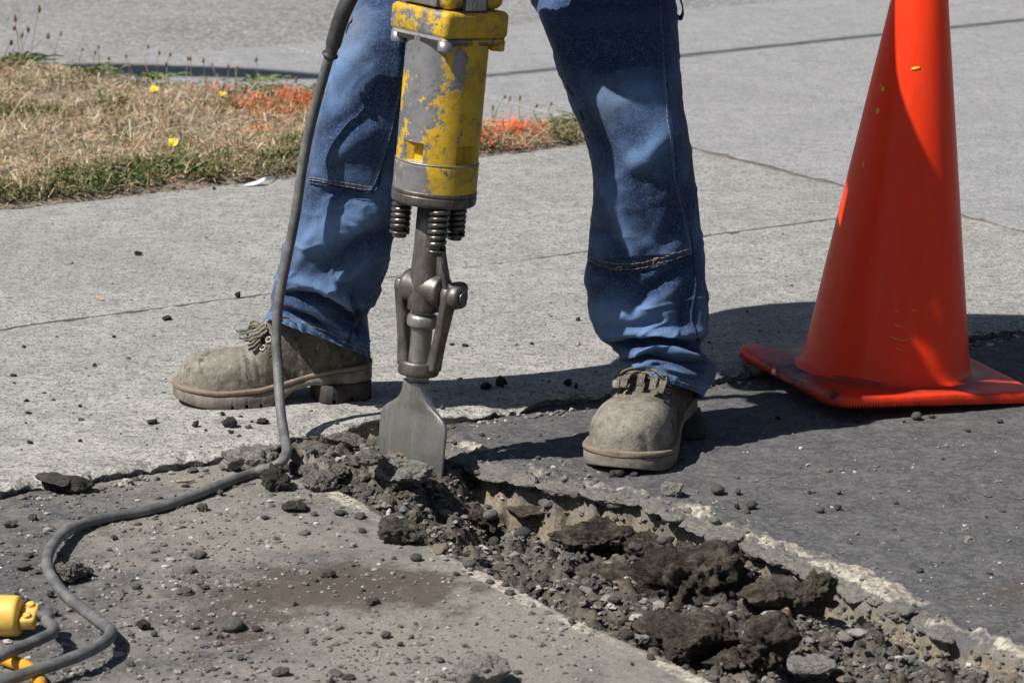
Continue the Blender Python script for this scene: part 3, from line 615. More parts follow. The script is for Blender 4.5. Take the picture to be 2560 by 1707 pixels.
# ------------------------------------------------------------------ traffic cone
def cone():
    side, tilt = .372, R(3.8); c0 = np.array([.604, 5.215, -.004]); yaw = math.atan2(.126, .33)
    e = empty('traffic_cone', tuple(c0)); e.rotation_euler = (R(-.6), tilt, 0)
    tag(e, 'weathered orange traffic cone with square base, paint drips and dirt', 'traffic cone')
    # base plate: rounded square, ribbed lower edge
    n = 1120; t = np.arange(n)/n; h = side/2; rc = .035; Q = []
    for i in range(4):
        a = yaw-math.pi*3/4+i*math.pi/2
        for q in np.linspace(0, 1, n//4, endpoint=False):
            # corner arc then straight edge
            arc = rc*math.pi/2; tot = arc+(side-2*rc); d = q*tot
            cx, cy = h-rc, h-rc
            if d < arc: x, y = cx+rc*math.cos(d/rc), cy+rc*math.sin(d/rc)
            else: x, y = h-rc-(d-arc), h
            an = i*math.pi/2+yaw; Q.append((x*math.cos(an)-y*math.sin(an), x*math.sin(an)+y*math.cos(an)))
    Q = np.array(Q); Rr = np.hypot(Q[:, 0], Q[:, 1]); u = Q/Rr[:, None]
    tooth = np.where(np.arange(n) % 4 < 2, .0, .0042)
    rows = []
    rb = .1345
    for f, z in ((None, .026), (.12, .0185), (.5, .0160), (.8, .0150), (.93, .0145), (.98, .0130), (1.0, .0100), (1.004, .0055)):
        r = np.full(n, rb) if f is None else rb*1.0+(Rr-rb)*f
        zz = z+.006*vn3(np.c_[u*2.2, np.full(n, .1)], 3)*(0 if f is None else f)
        rows.append(np.c_[u*r[:, None], zz])
    rows.append(np.c_[u*(Rr*1.0)[:, None], tooth]); rows.append(np.c_[u*(Rr*.97)[:, None], tooth]); rows.append(np.c_[u*(Rr*.95)[:, None], np.full(n, .008)]); rows.append(np.c_[u*.05, np.full(n, .01)])
    V = np.concatenate(rows); qx, qy = proj(V+c0)
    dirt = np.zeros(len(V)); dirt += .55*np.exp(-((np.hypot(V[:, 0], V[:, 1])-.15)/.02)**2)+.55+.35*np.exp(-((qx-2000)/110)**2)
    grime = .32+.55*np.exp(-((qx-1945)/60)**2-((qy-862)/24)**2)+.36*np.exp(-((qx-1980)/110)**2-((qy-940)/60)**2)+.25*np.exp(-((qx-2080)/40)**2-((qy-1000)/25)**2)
    white = .85*np.exp(-((qx-1852)/13)**2-((qy-868)/18)**2)+.45*np.exp(-((qx-2235)/30)**2-((qy-983)/6)**2)
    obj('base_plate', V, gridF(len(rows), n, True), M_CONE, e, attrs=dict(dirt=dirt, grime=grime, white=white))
    prof = rprof([(.152, .0165), (.1385, .021), (.1335, .037), (.032, .700), (.0295, .712), (.024, .716), (.022, .70)], .006, 5)
    pr = []
    for a, b in zip(prof[:-1], prof[1:]):
        k = max(1, int(np.linalg.norm(np.array(b)-a)/.012)); pr += [np.array(a)+(np.array(b)-a)*i/k for i in range(k)]
    pr.append(prof[-1]); V, F = lathe(pr, 96, False)
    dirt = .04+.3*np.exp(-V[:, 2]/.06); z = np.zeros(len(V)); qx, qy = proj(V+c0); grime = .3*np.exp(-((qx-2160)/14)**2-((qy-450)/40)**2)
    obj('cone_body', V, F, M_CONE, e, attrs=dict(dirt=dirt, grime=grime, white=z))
    Mw = Matrix.Translation(Vector(c0)) @ Matrix.Rotation(tilt, 4, 'Y'); Mi = np.array(Mw.inverted())
    def drip(px, py, w, hgt, ang=0.):
        # find the point on the slanted body under that pixel
        o = Mi[:3, :3]@np.array([0, 0, CAMH])+Mi[:3, 3]; d = Mi[:3, :3]@ray(px, py); t = 4.4
        for _ in range(4000):
            p = o+d*t
            if 0 < p[2] < .71 and math.hypot(p[0], p[1]) <= .1335+(p[2]-.045)*(.032-.1335)/.655: break
            t += .0005
        nr = Vector((p[0], p[1], 0)).normalized(); nr.z = .155; nr.normalize(); V, F = ellipsoid((0, 0, 0), w, .0012, hgt, 6, 10)
        V = rot(V, Matrix.Rotation(ang, 3, 'Y')); q = Vector((0, -1, 0)).rotation_difference(nr).to_matrix(); obj('paint_drip', rot(V, q)+p, F, M_DRIP, e)
    for a in ((2290, 174, .008, .0028, -.25), (2195, 279, .0038, .0050), (2208, 225, .0042, .0044), (2159, 414, .0028, .0046), (2203, 216, .002, .002)): drip(*a)
    for i, (x, y, w) in enumerate([(2245, 816, .009), (2285, 778, .005), (2238, 848, .011), (2262, 852, .008), (2250, 876, .007), (2242, 780, .004)]): drip(x, y, w, .0007, .25*(-1)**i)
cone()

# ------------------------------------------------------------------ breaker hammer
TIP = AT(1024, 1168, 4.72); TOPP = AT(1127, 20, 4.735); ax = TOPP-TIP; HL = np.linalg.norm(ax); ax /= HL
ay = np.array([0, 1, 0])-ax*ax[1]; ay /= np.linalg.norm(ay); axx = np.cross(ay, ax)
HM = Matrix(((axx[0], ay[0], ax[0], TIP[0]), (axx[1], ay[1], ax[1], TIP[1]), (axx[2], ay[2], ax[2], TIP[2]), (0, 0, 0, 1)))
hammer = empty('jackhammer'); hammer.matrix_world = HM
tag(hammer, 'worn yellow electric breaker hammer with spade blade cutting the trench', 'jackhammer')
KS = HL/1148.0
def S(py): return (1168-py)*KS                       # photo row -> distance along the hammer axis
def hp(name, VF, m, parent=hammer, smooth=True, attrs=None): return obj(name, VF[0], VF[1], m, parent, smooth, attrs)
# spade blade
def blade():
    yaw = R(-40); n = 34; z = np.linspace(-.012, S(945), n); W = []
    wl = np.interp(z, [-.04, S(1062), S(1046), S(1034), S(1022), S(1010), S(998), S(984), S(968), S(945)], [.064, .0645, .0635, .060, .0525, .041, .0315, .025, .0208, .0185])
    tk = np.interp(z, [-.04, S(1100), S(1020), S(985), S(945)], [.0016, .0042, .0055, .011, .0165])
    m = 40; th = np.arange(m)/m*2*math.pi; c, s = np.cos(th), np.sin(th)
    rid = np.interp(z, [-.03, .02, S(1000), S(960)], [.003, .009, .015, .0165])
    V = []
    for k in range(n):
        x = wl[k]*np.sign(c)*np.abs(c)**.55; y = tk[k]*np.sign(s)*np.abs(s)**.45
        y = np.where(np.abs(y) > 1e-5, y+np.sign(s)*rid[k]*np.exp(-(x/.0125)**2)*np.clip(1-tk[k]/.017, 0, 1), y); V.append(np.stack([x, y, np.full(m, z[k])], -1))
    V = np.concatenate(V); F = [tuple(f) for f in gridF(n, m, True)]+[tuple(range(m))[::-1], tuple(range((n-1)*m, n*m))]
    b = hp('spade_blade', (rot(V, Matrix.Rotation(yaw, 3, 'Z')), F), M_BLADE)
    hp('shank', lathe(rprof([(.0175, S(950)), (.0165, S(930)), (.0158, S(905)), (.0158, S(812)), (.0226, S(808)), (.0236, S(796)), (.0226, S(780)), (.0165, S(776)), (.0165, S(762))], .003), 40), M_BLADE)
blade()
# nose tube and latch
hp('nose_tube', lathe(rprof([(.0195, S(769)), (.0242, S(767)), (.0245, S(690)), (.0235, S(660)), (.0225, S(610)), (.0225, S(500))], .003), 48), M_STEEL)
LY = R(-36)                                          # direction of the latch pin, towards right and camera
def hor(cyl, yaw):                                   # lathe made along z -> laid horizontally along yaw
    V = rot(cyl[0], Matrix.Rotation(math.pi/2, 3, 'Y')); return rot(V, Matrix.Rotation(yaw, 3, 'Z')), cyl[1]
def up(VF, z): return np.asarray(VF[0])+np.array([0, 0, z]), VF[1]
hp('latch_boss', up(hor(lathe(rprof([(.012, -.034), (.023, -.033), (.0245, -.028), (.0245, .030), (.022, .034), (.012, .035)], .003), 36), LY), S(712)), M_STEEL)
wb = bmesh.new()
V, F = bbox_mesh(.046, .017, .085, .007, 3); V[:, 0] += .024*sstep(.045, -.03, V[:, 2]); V[:, 2] += S(655); hp('web_rib', (rot(V, Matrix.Rotation(LY, 3, 'Z')), F), M_STEEL); wb.free()
def yoke():
    # retaining latch: two arms hanging from the pin, joined by a ring under the shank collar
    u = np.array([math.cos(LY), math.sin(LY), 0]); v = np.array([-math.sin(LY), math.cos(LY), 0])
    for sgn in (1, -1):
        mb = MB(); o = .043 if sgn > 0 else -.041
        zs = np.array([S(700), S(716), S(740), S(790), S(840), S(880), S(912)]); xo = np.array([o, o, o*.98, o*.88, o*.77, o*.68, o*.6]); wd = np.array([.013, .0155, .0135, .0115, .0105, .0105, .012]); tk = np.array([.0085, .009, .0085, .008, .008, .009, .010])
        P = spline(np.c_[zs, xo, wd, tk], 26); m = 20; th = np.arange(m)/m*2*math.pi; rows = []
        for z, x, w, t in P:
            rows.append(u*(x+t*np.sign(np.cos(th))*np.abs(np.cos(th))**.6)[:, None]+v*(w*np.sign(np.sin(th))*np.abs(np.sin(th))**.6)[:, None]+np.array([0, 0, z]))
        mb.add(np.concatenate(rows), [tuple(f) for f in gridF(26, m, True)]+[tuple(range(m))[::-1], tuple(range(25*m, 26*m))]); mb.build('latch_arm', M_STEEL, hammer)
    V, F = lathe(rprof([(.0178, S(926)), (.029, S(930)), (.0305, S(922)), (.0295, S(898)), (.027, S(893)), (.0178, S(896)), (.0178, S(926))], .003), 48, False); V[:, 2] += V[:, 0]*math.cos(LY)*.0+0
    hp('latch_ring', (V, F), M_STEEL)
    V, F = lathe(rprof([(.004, .050), (.017, .0505), (.0185, .056), (.0165, .066), (.010, .0675), (.004, .066)], .003), 28)
    hp('latch_pin', up(hor((V, F), LY), S(716)), M_STEEL)
    V, F = lathe(rprof([(.003, .066), (.0095, .0675), (.0095, .0705), (.003, .071)], .001), 24); hp('pin_end', up(hor((V, F), LY), S(716)), M_SPRING)
    V, F = bbox_mesh(.022, .036, .040, .009, 3); V[:, 0] += .048; V[:, 2] += S(718); V[:, 1] += .012; hp('latch_lug', (rot(V, Matrix.Rotation(LY, 3, 'Z')), F), M_STEEL)
yoke()
# springs with bolts
def spring(ang, top, bot):
    x, y = .0475*math.cos(ang), .0475*math.sin(ang); n = 6.2; t = np.linspace(0, n, int(n*22)); z = np.interp(t, [0, n], [S(bot-9), S(top)])
    P = np.stack([x+.0112*np.cos(t*2*math.pi), y+.0112*np.sin(t*2*math.pi), z], -1); hp('spring', tube(P, .0040, 9), M_SPRING)
    mb = MB(); V, F = lathe(rprof([(.004, S(bot+12)), (.0105, S(bot+11)), (.0108, S(bot+2)), (.0152, S(bot+1)), (.0155, S(bot-4)), (.0065, S(bot-5)), (.0062, S(top-5))], .0012), 20); mb.add(V+np.array([x, y, 0]), F); mb.build('spring_bolt', M_SPRING, hammer)
for a, t_, b_ in ((R(-78), 500, 604), (R(42), 492, 584), (R(163), 490, 584)): spring(a, t_, b_)
hp('collar_plate', lathe(rprof([(.02, S(497)), (.0585, S(498)), (.0618, S(492)), (.0622, S(478)), (.0622, S(474)), (.0608, S(473)), (.0608, S(471)), (.0622, S(470)), (.0622, S(461)), (.05, S(460))], .0016), 96), M_STEEL)
# painted cylinder with two recessed slots
def cylinder():
    z = np.unique(np.r_[np.linspace(S(465), S(395), 20), np.linspace(S(395), S(390), 5), np.linspace(S(390), S(85), 90), S(341), S(342), S(389), S(390)])
    m = 288; th = np.arange(m)/m*2*math.pi; T, Z = np.meshgrid(th, z)
    r = np.where(Z < S(394), .0612, .0598)+.0*Z; r = r-.0035*np.exp(-((Z-S(85))/.02)**2)*0
    r = np.where((Z < S(392)) & (Z > S(396)), .0605, r)
    for a in (R(-90-37), R(-90+45)):
        d = (T-a+math.pi) % (2*math.pi)-math.pi; r = np.where((np.abs(d) < .29) & (Z > S(389.5)) & (Z < S(345)), .043, r)
    V = np.stack([r*np.cos(T), r*np.sin(T), Z], -1).reshape(-1, 3)
    wear = .06*np.sin(3*T+1)+.22*sstep(S(215), S(115), Z)*sstep(.012, -.012, r*np.cos(T)+.02)-.10*np.exp(-((T-R(270))/.35)**2)*sstep(S(200), S(260), Z)+.18*np.exp(-((T-R(295))/.22)**2-((Z-S(150))/.03)**2)
    wear = wear-.25*(r < .05)-.06*np.exp(-((Z-S(430))/.02)**2)*np.sin(T)
    hp('cylinder_housing', (V, [tuple(f) for f in gridF(len(z), m, True)]), M_PAINT, attrs=dict(wear=wear.ravel()))
    lip = lathe(rprof([(.0596, S(396)), (.0616, S(394)), (.0616, S(391)), (.0596, S(390))], .0008), 96, False)
    hp('cylinder_lip', (lip[0], lip[1]), M_BLADE)
cylinder()
GY = R(43)
def gbox(name, sx, sy, z0, z1, bev, m=M_PAINT, yaw=GY, off=(0, 0), wear=0., taper=0.):
    V, F = bbox_mesh(sx, sy, z1-z0, bev, 4)
    V[:, :2] *= (1-taper*(V[:, 2:3]/(z1-z0)+.5)); V = V+np.array([off[0], off[1], (z0+z1)/2]); V = rot(V, Matrix.Rotation(yaw, 3, 'Z')); return hp(name, (V, F), m, attrs=dict(wear=np.full(len(V), wear)))
gbox('gearbox_flange', .124, .124, S(84), S(16), .009, wear=-.06)
gbox('gearbox_rim', .1190, .1190, S(89), S(84.5), .008, wear=.12)
gbox('gear_housing', .112, .112, S(14), S(-120), .014, wear=-.06)
gbox('cover_plate', .006, .085, S(10), S(-95), .003, M_BLADE, off=(-.0575, .008))
hp('motor_neck', lathe(rprof([(.04, S(-118)), (.042, S(-130)), (.042, S(-340)), (.04, S(-352))], .003), 32), M_CORDB)
gbox('motor_housing', .150, .150, S(-345), S(-600), .03, wear=-.2)
gbox('motor_cap', .100, .100, S(-602), S(-630), .02, M_CORDB)
def nameplate():
    k = Mat('nameplate_print'); sx = k.node('ShaderNodeSeparateXYZ', Vector=k.oc)
    bars = k.band(k.noise(1., 2, .5, k.stretch(k.oc, (900., 900., 60.))), .5, .56); m = k.out(k.mix(bars, (.42, .41, .40), (.16, .155, .15)), .4)
    for nm, w, h, d, mm in (('nameplate_border', .047, .040, .0575, M_CORDB), ('nameplate', .039, .032, .0585, m)):
        V, F = bbox_mesh(.002, w, h, .0005, 1); V += np.array([d, -.006, S(-14)]); hp(nm, (rot(V, Matrix.Rotation(GY-math.pi/2, 3, 'Z')), F), mm)
nameplate()
for k in range(4):
    a = GY+math.pi/4+k*math.pi/2; V, F = lathe(rprof([(.004, S(113)), (.0105, S(113)), (.0112, S(109)), (.0112, S(88))], .0014), 20); hp('corner_bolt', (V+np.array([.071*math.cos(a), .071*math.sin(a), 0]), F), M_PAINT if k != 2 else M_BLADE, attrs=dict(wear=np.full(len(V), .1)))
HZ = S(-500)                                         # handle bars, both sides
for sgn in (-1, 1):
    P = spline([(sgn*.05, 0, HZ-.06), (sgn*.12, .0, HZ-.05), (sgn*.17, .0, HZ), (sgn*.18, 0, HZ+.06), (sgn*.12, 0, HZ+.1), (sgn*.05, 0, HZ+.09)], 30); hp('handle', tube(P, .014, 14), M_CORDB)

# ------------------------------------------------------------------ cords and plug
def cordpts(rows): return np.array([G(x, y, v) if k == 'g' else AT(x, y, v) for x, y, k, v in rows])
def cord_main():
    e = empty('power_cord', tuple(G(715, 1140, ZA))); tag(e, 'grey rubber power cord hanging from the hammer and looping over the ground', 'power cord')
    b = np.array(e.location)
    za = ZA+.0075
    rows = [(873, 0, 'd', 4.84), (833, 112, 'd', 4.86), (820, 152, 'd', 4.865), (779, 304, 'd', 4.88), (755, 424, 'd', 4.885), (739, 536, 'd', 4.885), (717, 647, 'd', 4.885), (699, 742, 'd', 4.882), (691, 840, 'd', 4.875), (695, 923, 'd', 4.855), (702, 1030, 'd', 4.81), (711, 1090, 'd', 4.775), (716, 1132, 'g', .012), (694, 1161, 'g', .004), (631, 1182, 'g', za), (541, 1216, 'g', za), (406, 1266, 'g', za), (270, 1293, 'g', za), (189, 1317, 'g', za+.003), (138, 1354, 'g', za+.010), (117, 1406, 'g', za+.014), (137, 1455, 'g', za+.010), (180, 1500, 'g', za), (234, 1541, 'g', za), (270, 1568, 'g', za+.008), (277, 1583, 'g', za+.012), (262, 1603, 'g', za+.016), (215, 1630, 'g', za+.018), (135, 1660, 'g', za+.016), (0, 1703, 'g', za+.012), (-160, 1748, 'g', za), (-420, 1800, 'g', za), (-900, 1700, 'g', za)]
    P = spline(cordpts(rows), 420)-b
    obj('cord', *tube(P, .0077, 14), M_CORD, e)
    Q = cordpts([(960, -130, 'd', 4.86), (905, -60, 'd', 4.85), (868, 10, 'd', 4.84), (848, 60, 'd', 4.85), (833, 112, 'd', 4.86), (827, 132, 'd', 4.862), (822, 146, 'd', 4.865)])
    n = 40; t = np.linspace(0, 1, n); Q = spline(Q, n)-b; r = np.interp(t, [0, .66, .70, .8, .86, .865, .9, .905, 1], [.0125, .0118, .0098, .0092, .009, .0125, .0125, .009, .0085]); obj('strain_relief', *tube(Q, r, 16), M_CORDB, e)
    Q = np.concatenate([np.array(HM.translation)+axx*-.07+ax*(S(-420))+[[0, 0, 0]], cordpts([(1010, -260, 'd', 4.84), (985, -180, 'd', 4.86), (950, -115, 'd', 4.86)])]); obj('feed_cord', *tube(spline(Q, 20)-b, .0115, 12), M_CORDB, e)
cord_main()
def cord_plug():
    za = ZA+.0075
    e = empty('plug_connector', tuple(G(20, 1590, ZA))); b = np.array(e.location); tag(e, 'yellow round plug connector with clamp screws and grey cord loop', 'plug')
    c1 = AT(54, 1556, G(40, 1588, ZA)[1]); d = np.array([-.978, .10, -.03]); d /= np.linalg.norm(d)
    c1[2] = max(c1[2], ZA+.0255)
    q = Vector((0, 0, 1)).rotation_difference(Vector(d)).to_matrix()
    prof = rprof([(.004, .0), (.0225, .0005), (.0258, .004), (.0260, .012), (.0265, .03), (.0272, .05), (.0272, .07), (.004, .0705)], .0018)
    V, F = lathe(prof, 72); rr = np.hypot(V[:, 0], V[:, 1]); th = np.arctan2(V[:, 1], V[:, 0]); kn = (V[:, 2] > .018)*(V[:, 2] < .069)*(rr > .02); V[:, :2] *= (1-.025*kn*(np.cos(th*36) > 0))[:, None]
    body = obj('plug_body', rot(V, q)+c1-b, F, M_PLUG, e)
    cl = np.concatenate([[-d*.001]])[0]
    for s_ in (-1, 1):
        V, F = bbox_mesh(.020, .0165, .021, .004, 3); V += np.array([s_*.0088, 0, -.0105]); V2 = rot(V, Matrix.Rotation(R(64), 3, 'Z')); obj('clamp_jaw', rot(V2, q)+c1-b, F, M_PLUG, e)
        V, F = lathe(rprof([(.001, 0), (.0048, .0005), (.0052, .003), (.0052, .007)], .001), 18); V = rot(V, Matrix.Rotation(-math.pi/2, 3, 'X'))+np.array([s_*.011, -.0125, -.011]); V2 = rot(V, Matrix.Rotation(R(64), 3, 'Z')); obj('clamp_screw', rot(V2, q)+c1-b, F, M_PLUG, e)
    rows = [(117, 1552, 'g', ZA+.027), (132, 1566, 'g', ZA+.028), (129, 1582, 'g', ZA+.028), (98, 1597, 'g', ZA+.028), (49, 1619, 'g', ZA+.026), (0, 1640, 'g', ZA+.026), (-60, 1668, 'g', ZA+.02), (-200, 1700, 'g', za), (-420, 1740, 'g', za)]
    P = np.concatenate([[c1-d*.012, c1-d*.034], cordpts(rows)]); obj('cord', *tube(spline(P, 90)-b, .0074, 14), M_CORD, e)
    y = empty('extension_cord', tuple(G(60, 1680, ZA))); b2 = np.array(y.location); tag(y, 'yellow extension cord lying under the grey cords beside the plug', 'extension cord')
    zy = ZA+.009
    P = cordpts([(-300, 1640, 'g', zy), (-80, 1640, 'g', zy), (-10, 1645, 'g', zy), (28, 1652, 'g', zy), (68, 1668, 'g', zy), (92, 1690, 'g', zy), (100, 1712, 'g', zy), (85, 1750, 'g', zy), (0, 1800, 'g', zy), (-200, 1830, 'g', zy)])
    obj('cord', *tube(spline(P, 70)-b2, .0085, 14), M_YCORD, y)
cord_plug()

# ------------------------------------------------------------------ the worker
person = empty('person', (0.02, 5.0, ZA)); tag(person, 'worker in blue jeans and dusty boots standing over the jackhammer, legs apart', 'person')
PB = np.array(person.location)
def child(name, V, F, m, parent=person, smooth=True, attrs=None): return obj(name, np.asarray(V)-PB, F, m, parent, smooth, attrs)

def leg(name, rows, folds, fades_shades, grimes, seed, hemrows, patch, seams, label):
    M_, N_ = 300, 240
    C = spline(np.array(rows, float), M_); th = np.arange(N_)/N_*2*math.pi
    P = np.zeros((M_, N_, 3))
    for i, (yl, xl, yr, xr, Yc, rd, k) in enumerate(C):
        L_, R_ = AT(xl, yl, Yc), AT(xr, yr, Yc); c = (L_+R_)/2; a = (R_-L_)/2; b = np.array([0, rd, -k*rd])
        ct, st = np.cos(th), np.sin(th); e = .88
        P[i] = c+np.outer(np.sign(ct)*np.abs(ct)**e, a)+np.outer(np.sign(st)*np.abs(st)**e, b)
    def normals(P):
        du = np.roll(P, -1, 1)-np.roll(P, 1, 1); dv = np.gradient(P, axis=0); n = np.cross(dv, du); n /= np.linalg.norm(n, axis=2)[..., None]+1e-12
        c = P.mean(1, keepdims=True); s = np.sign(((P-c)*n).sum(2)); return n*np.where(np.median(s) < 0, -1, 1)
    n = normals(P); qx, qy = proj(P)
    front = sstep(-.15, .35, -(n*np.array([0, 1, 0])).sum(2))
    D = np.zeros((M_, N_))
    for pts, w, amp in folds:                        # crease lines: ridges (+) and valleys (-)
        d = np.full(qx.shape, 1e9); dw = np.zeros(qx.shape); pts_ = np.array(pts, float); Ltot = len(pts_)-1
        for k in range(Ltot):
            (x0, y0), (x1, y1) = pts_[k], pts_[k+1]; ux, uy = x1-x0, y1-y0; t = ((qx-x0)*ux+(qy-y0)*uy)/(ux*ux+uy*uy)
            tc = np.clip(t, 0, 1); dd = np.hypot(qx-x0-tc*ux, qy-y0-tc*uy); g = (k+tc)/Ltot
            dw = np.where(dd < d, g, dw); d = np.minimum(d, dd)
        amp, w = amp*1.55, w*.8
        D += amp*np.exp(-(d/w)**2)*front*(.35+.65*np.sin(np.clip(dw, 0, 1)*math.pi)**.6)
    back = 1-front; vv = np.linspace(0, 1, M_)[:, None]
    D += .0035*fbm(P*np.array([9, 9, 6]), 4, seed)+.0012*fbm(P*28, 3, seed+5)
    rg = fbm(P*np.array([13, 13, 17])+3*fbm(P*6, 2, seed+31)[..., None]*.25, 3, seed+33); D += .0048*np.exp(-(rg/.13)**2)*(.35+.65*sstep(.45, .9, vv))-.0016
    D += back*.006*fbm(P*np.array([10, 10, 26]), 3, seed+9)*sstep(.35, .8, vv)
    P = P+n*D[..., None]
    hs = hemrows
    hemv = sstep(1-hs, 1-hs+.006, vv)*np.ones((1, N_)); P = P+n*(.0016*hemv+.0010*hemv*np.sin(np.linspace(0, 70*math.pi, N_))[None, :]*.6)[..., None]
    n = normals(P); qx, qy = proj(P)
    fade = np.full(qx.shape, .33)+1.1*np.clip(D, -.01, .012)/.012*.35
    for cx, cy, rx, ry, a in fades_shades: fade += .7*a*np.exp(-((qx-cx)/rx)**2-((qy-cy)/ry)**2)  # positive entries are wear, negative ones include painted shade
    fade += .25*hemv+.18*fbm(P*22, 4, seed+3)
    gr = np.zeros(qx.shape)
    for cx, cy, rx, ry, a in grimes: gr += .75*a*np.exp(-((qx-cx)/rx)**2-((qy-cy)/ry)**2)
    c = P.mean(1, keepdims=True)
    inner = [P[-1]+(c[-1]-P[-1])*.05, P[-4]+(c[-4]-P[-4])*.07, P[-22]+(c[-22]-P[-22])*.08]
    V = np.concatenate([P.reshape(-1, 3)]+inner); ext = lambda a: np.concatenate([a.ravel(), np.tile(a[-1], 3)])
    F = gridF(M_+3, N_, True)[:, ::-1]
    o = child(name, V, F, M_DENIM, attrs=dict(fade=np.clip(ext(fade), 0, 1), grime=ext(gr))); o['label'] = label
    # sewn-on knee patch: follows the leg, with its own edge and thickness
    flat = np.c_[qx.ravel(), qy.ravel()]; ok = ((n*np.array([0, 1, 0])).sum(2) < .12).ravel(); idx = np.where(ok)[0]
    def surf(px, py, lift):
        q = np.c_[np.ravel(px), np.ravel(py)]; out = []; ft = []; gt = []
        for x, y in q:
            d2 = (flat[idx, 0]-x)**2+(flat[idx, 1]-y)**2; k = np.argpartition(d2, 4)[:4]; w = 1/(d2[k]+.6); w /= w.sum(); j = idx[k]
            nn = (n.reshape(-1, 3)[j]*w[:, None]).sum(0); out.append((P.reshape(-1, 3)[j]*w[:, None]).sum(0)+nn/np.linalg.norm(nn)*lift); ft.append((fade.ravel()[j]*w).sum()); gt.append((gr.ravel()[j]*w).sum())
        return np.array(out), np.array(ft), np.array(gt)
    def strip(pts, r, nm, m, step=5., lift=.0018, dash=None, par=o):
        pts = spline(np.array(pts, float), max(8, int(sum(np.hypot(*np.diff(np.array(pts, float), axis=0).T))/step))); Q, _, _ = surf(pts[:, 0], pts[:, 1], lift)
        if dash is None: child(nm, *tube(Q, r, 6), m, par); return
        mb = MB()
        for k in range(0, len(Q)-dash[0], dash[0]+dash[1]): mb.add(*tube(Q[k:k+dash[0]+1], r, 5))
        if mb.n: mb.V = [np.concatenate(mb.V)-PB]; t = mb.build(nm, m, par); t['kind'] = 'stuff'
    le, ri, nr, nc = patch
    tl, tr = spline(np.array(le, float), nr), spline(np.array(ri, float), nr); s_ = np.linspace(0, 1, nc)
    gx_ = tl[:, :1]*(1-s_)+tr[:, :1]*s_; sag = np.sin(s_*math.pi)[None, :]*np.linspace(0, 1, nr)[:, None]**3*0
    gy_ = tl[:, 1:]*(1-s_)+tr[:, 1:]*s_+sag
    Q, ft, gt = surf(gx_, gy_, .0026); Q = Q.reshape(nr, nc, 3)
    Q0, _, _ = surf(gx_, gy_, -.001); Q0 = Q0.reshape(nr, nc, 3)
    W = np.concatenate([Q0[:, :1], Q, Q0[:, -1:]], 1); W = np.concatenate([W, np.concatenate([Q0[-1:, :1], Q0[-1:], Q0[-1:, -1:]], 1)], 0)
    pad = lambda a: np.pad(np.pad(a.reshape(nr, nc), ((0, 0), (1, 1)), 'edge'), ((0, 1), (0, 0)), 'edge').ravel()
    eg = np.zeros((nr, nc)); eg[-9:, :] += .12; eg[:, -3:] += .15
    child('knee_patch', W.reshape(-1, 3), gridF(nr+1, nc+2)[:, ::-1], M_DENIM, o, attrs=dict(fade=np.clip(pad(ft)+pad(eg)-.02, 0, 1), grime=pad(gt)))
    for kind, pts in seams:
        if kind == 'seam': strip(pts, .0021, 'seam', M_DENIM, 4, .0012)
        elif kind == 'tan': strip(pts, .00042, 'stitching', M_THREAD, 2.5, .0044, (4, 1))
        elif kind == 'blue': strip(pts, .00042, 'stitching', M_THREADB, 2.5, .0040, (4, 1))
        elif kind == 'tack': strip(pts, .0007, 'bar_tack', M_THREAD, 2., .0042)
    return P, n

Lrows = [(-330, 985, -330, 1260, 5.24, .115, 0), (-200, 950, -200, 1215, 5.17, .11, 0), (-90, 918, -90, 1185, 5.11, .105, 0), (0, 891, 0, 1150, 5.06, .100, 0), (60, 868, 60, 1130, 5.0, .095, 0), (134, 837, 134, 1105, 4.99, .092, 0), (223, 818, 223, 1080, 4.985, .090, 0), (312, 788, 312, 1050, 4.98, .088, 0), (400, 768, 400, 1026, 4.985, .085, 0), (470, 752, 470, 1012, 4.99, .083, 0), (558, 728, 558, 1001, 5.0, .082, 0), (640, 702, 650, 976, 5.01, .082, 0), (700, 684, 712, 955, 5.02, .082, 0), (738, 673, 760, 937, 5.03, .080, .05), (762, 676, 790, 914, 5.035, .076, .12), (780, 672, 835, 919, 5.04, .078, .2), (797, 665, 893, 921, 5.045, .080, .28)]
Lf = [([(690, 640), (800, 590), (985, 505)], 38, .0055), ([(800, 690), (900, 610), (990, 575)], 30, -.006), ([(700, 735), (790, 745), (880, 795)], 13, -.010), ([(690, 700), (800, 715), (900, 770)], 18, .007), ([(705, 775), (780, 800), (850, 850)], 9, -.006), ([(720, 760), (820, 795), (895, 850)], 12, .005), ([(880, 740), (905, 800), (890, 850)], 10, -.005), ([(800, 340), (880, 290), (960, 210)], 30, -.007), ([(790, 250), (860, 180), (930, 100)], 38, .005), ([(800, 420), (850, 380), (930, 320)], 26, .004), ([(760, 500), (850, 480), (930, 500)], 16, -.003), ([(720, 690), (760, 640), (790, 560)], 18, .003), ([(840, 700), (880, 690), (940, 640)], 14, .005)]
Lrow_patch = ([(880, 30), (850, 110), (833, 200), (800, 310), (785, 400), (774, 450)], [(1040, 30), (1028, 110), (1008, 200), (985, 300), (958, 400), (930, 477)], 60, 46)
Lse = [('blue', [(1003, 215), (980, 310), (953, 405), (932, 462)]), ('tan', [(778, 443), (850, 452), (930, 466)]), ('tan', [(776, 449), (850, 460), (928, 474)]), ('tack', [(826, 448), (829, 456), (825, 458)]), ('seam', [(875, 738), (884, 800), (868, 862)]), ('seam', [(1016, 160), (1006, 210), (983, 305), (956, 403), (935, 478), (850, 468), (776, 457)]), ('tan', [(680, 783), (780, 815), (850, 850), (915, 874)])]
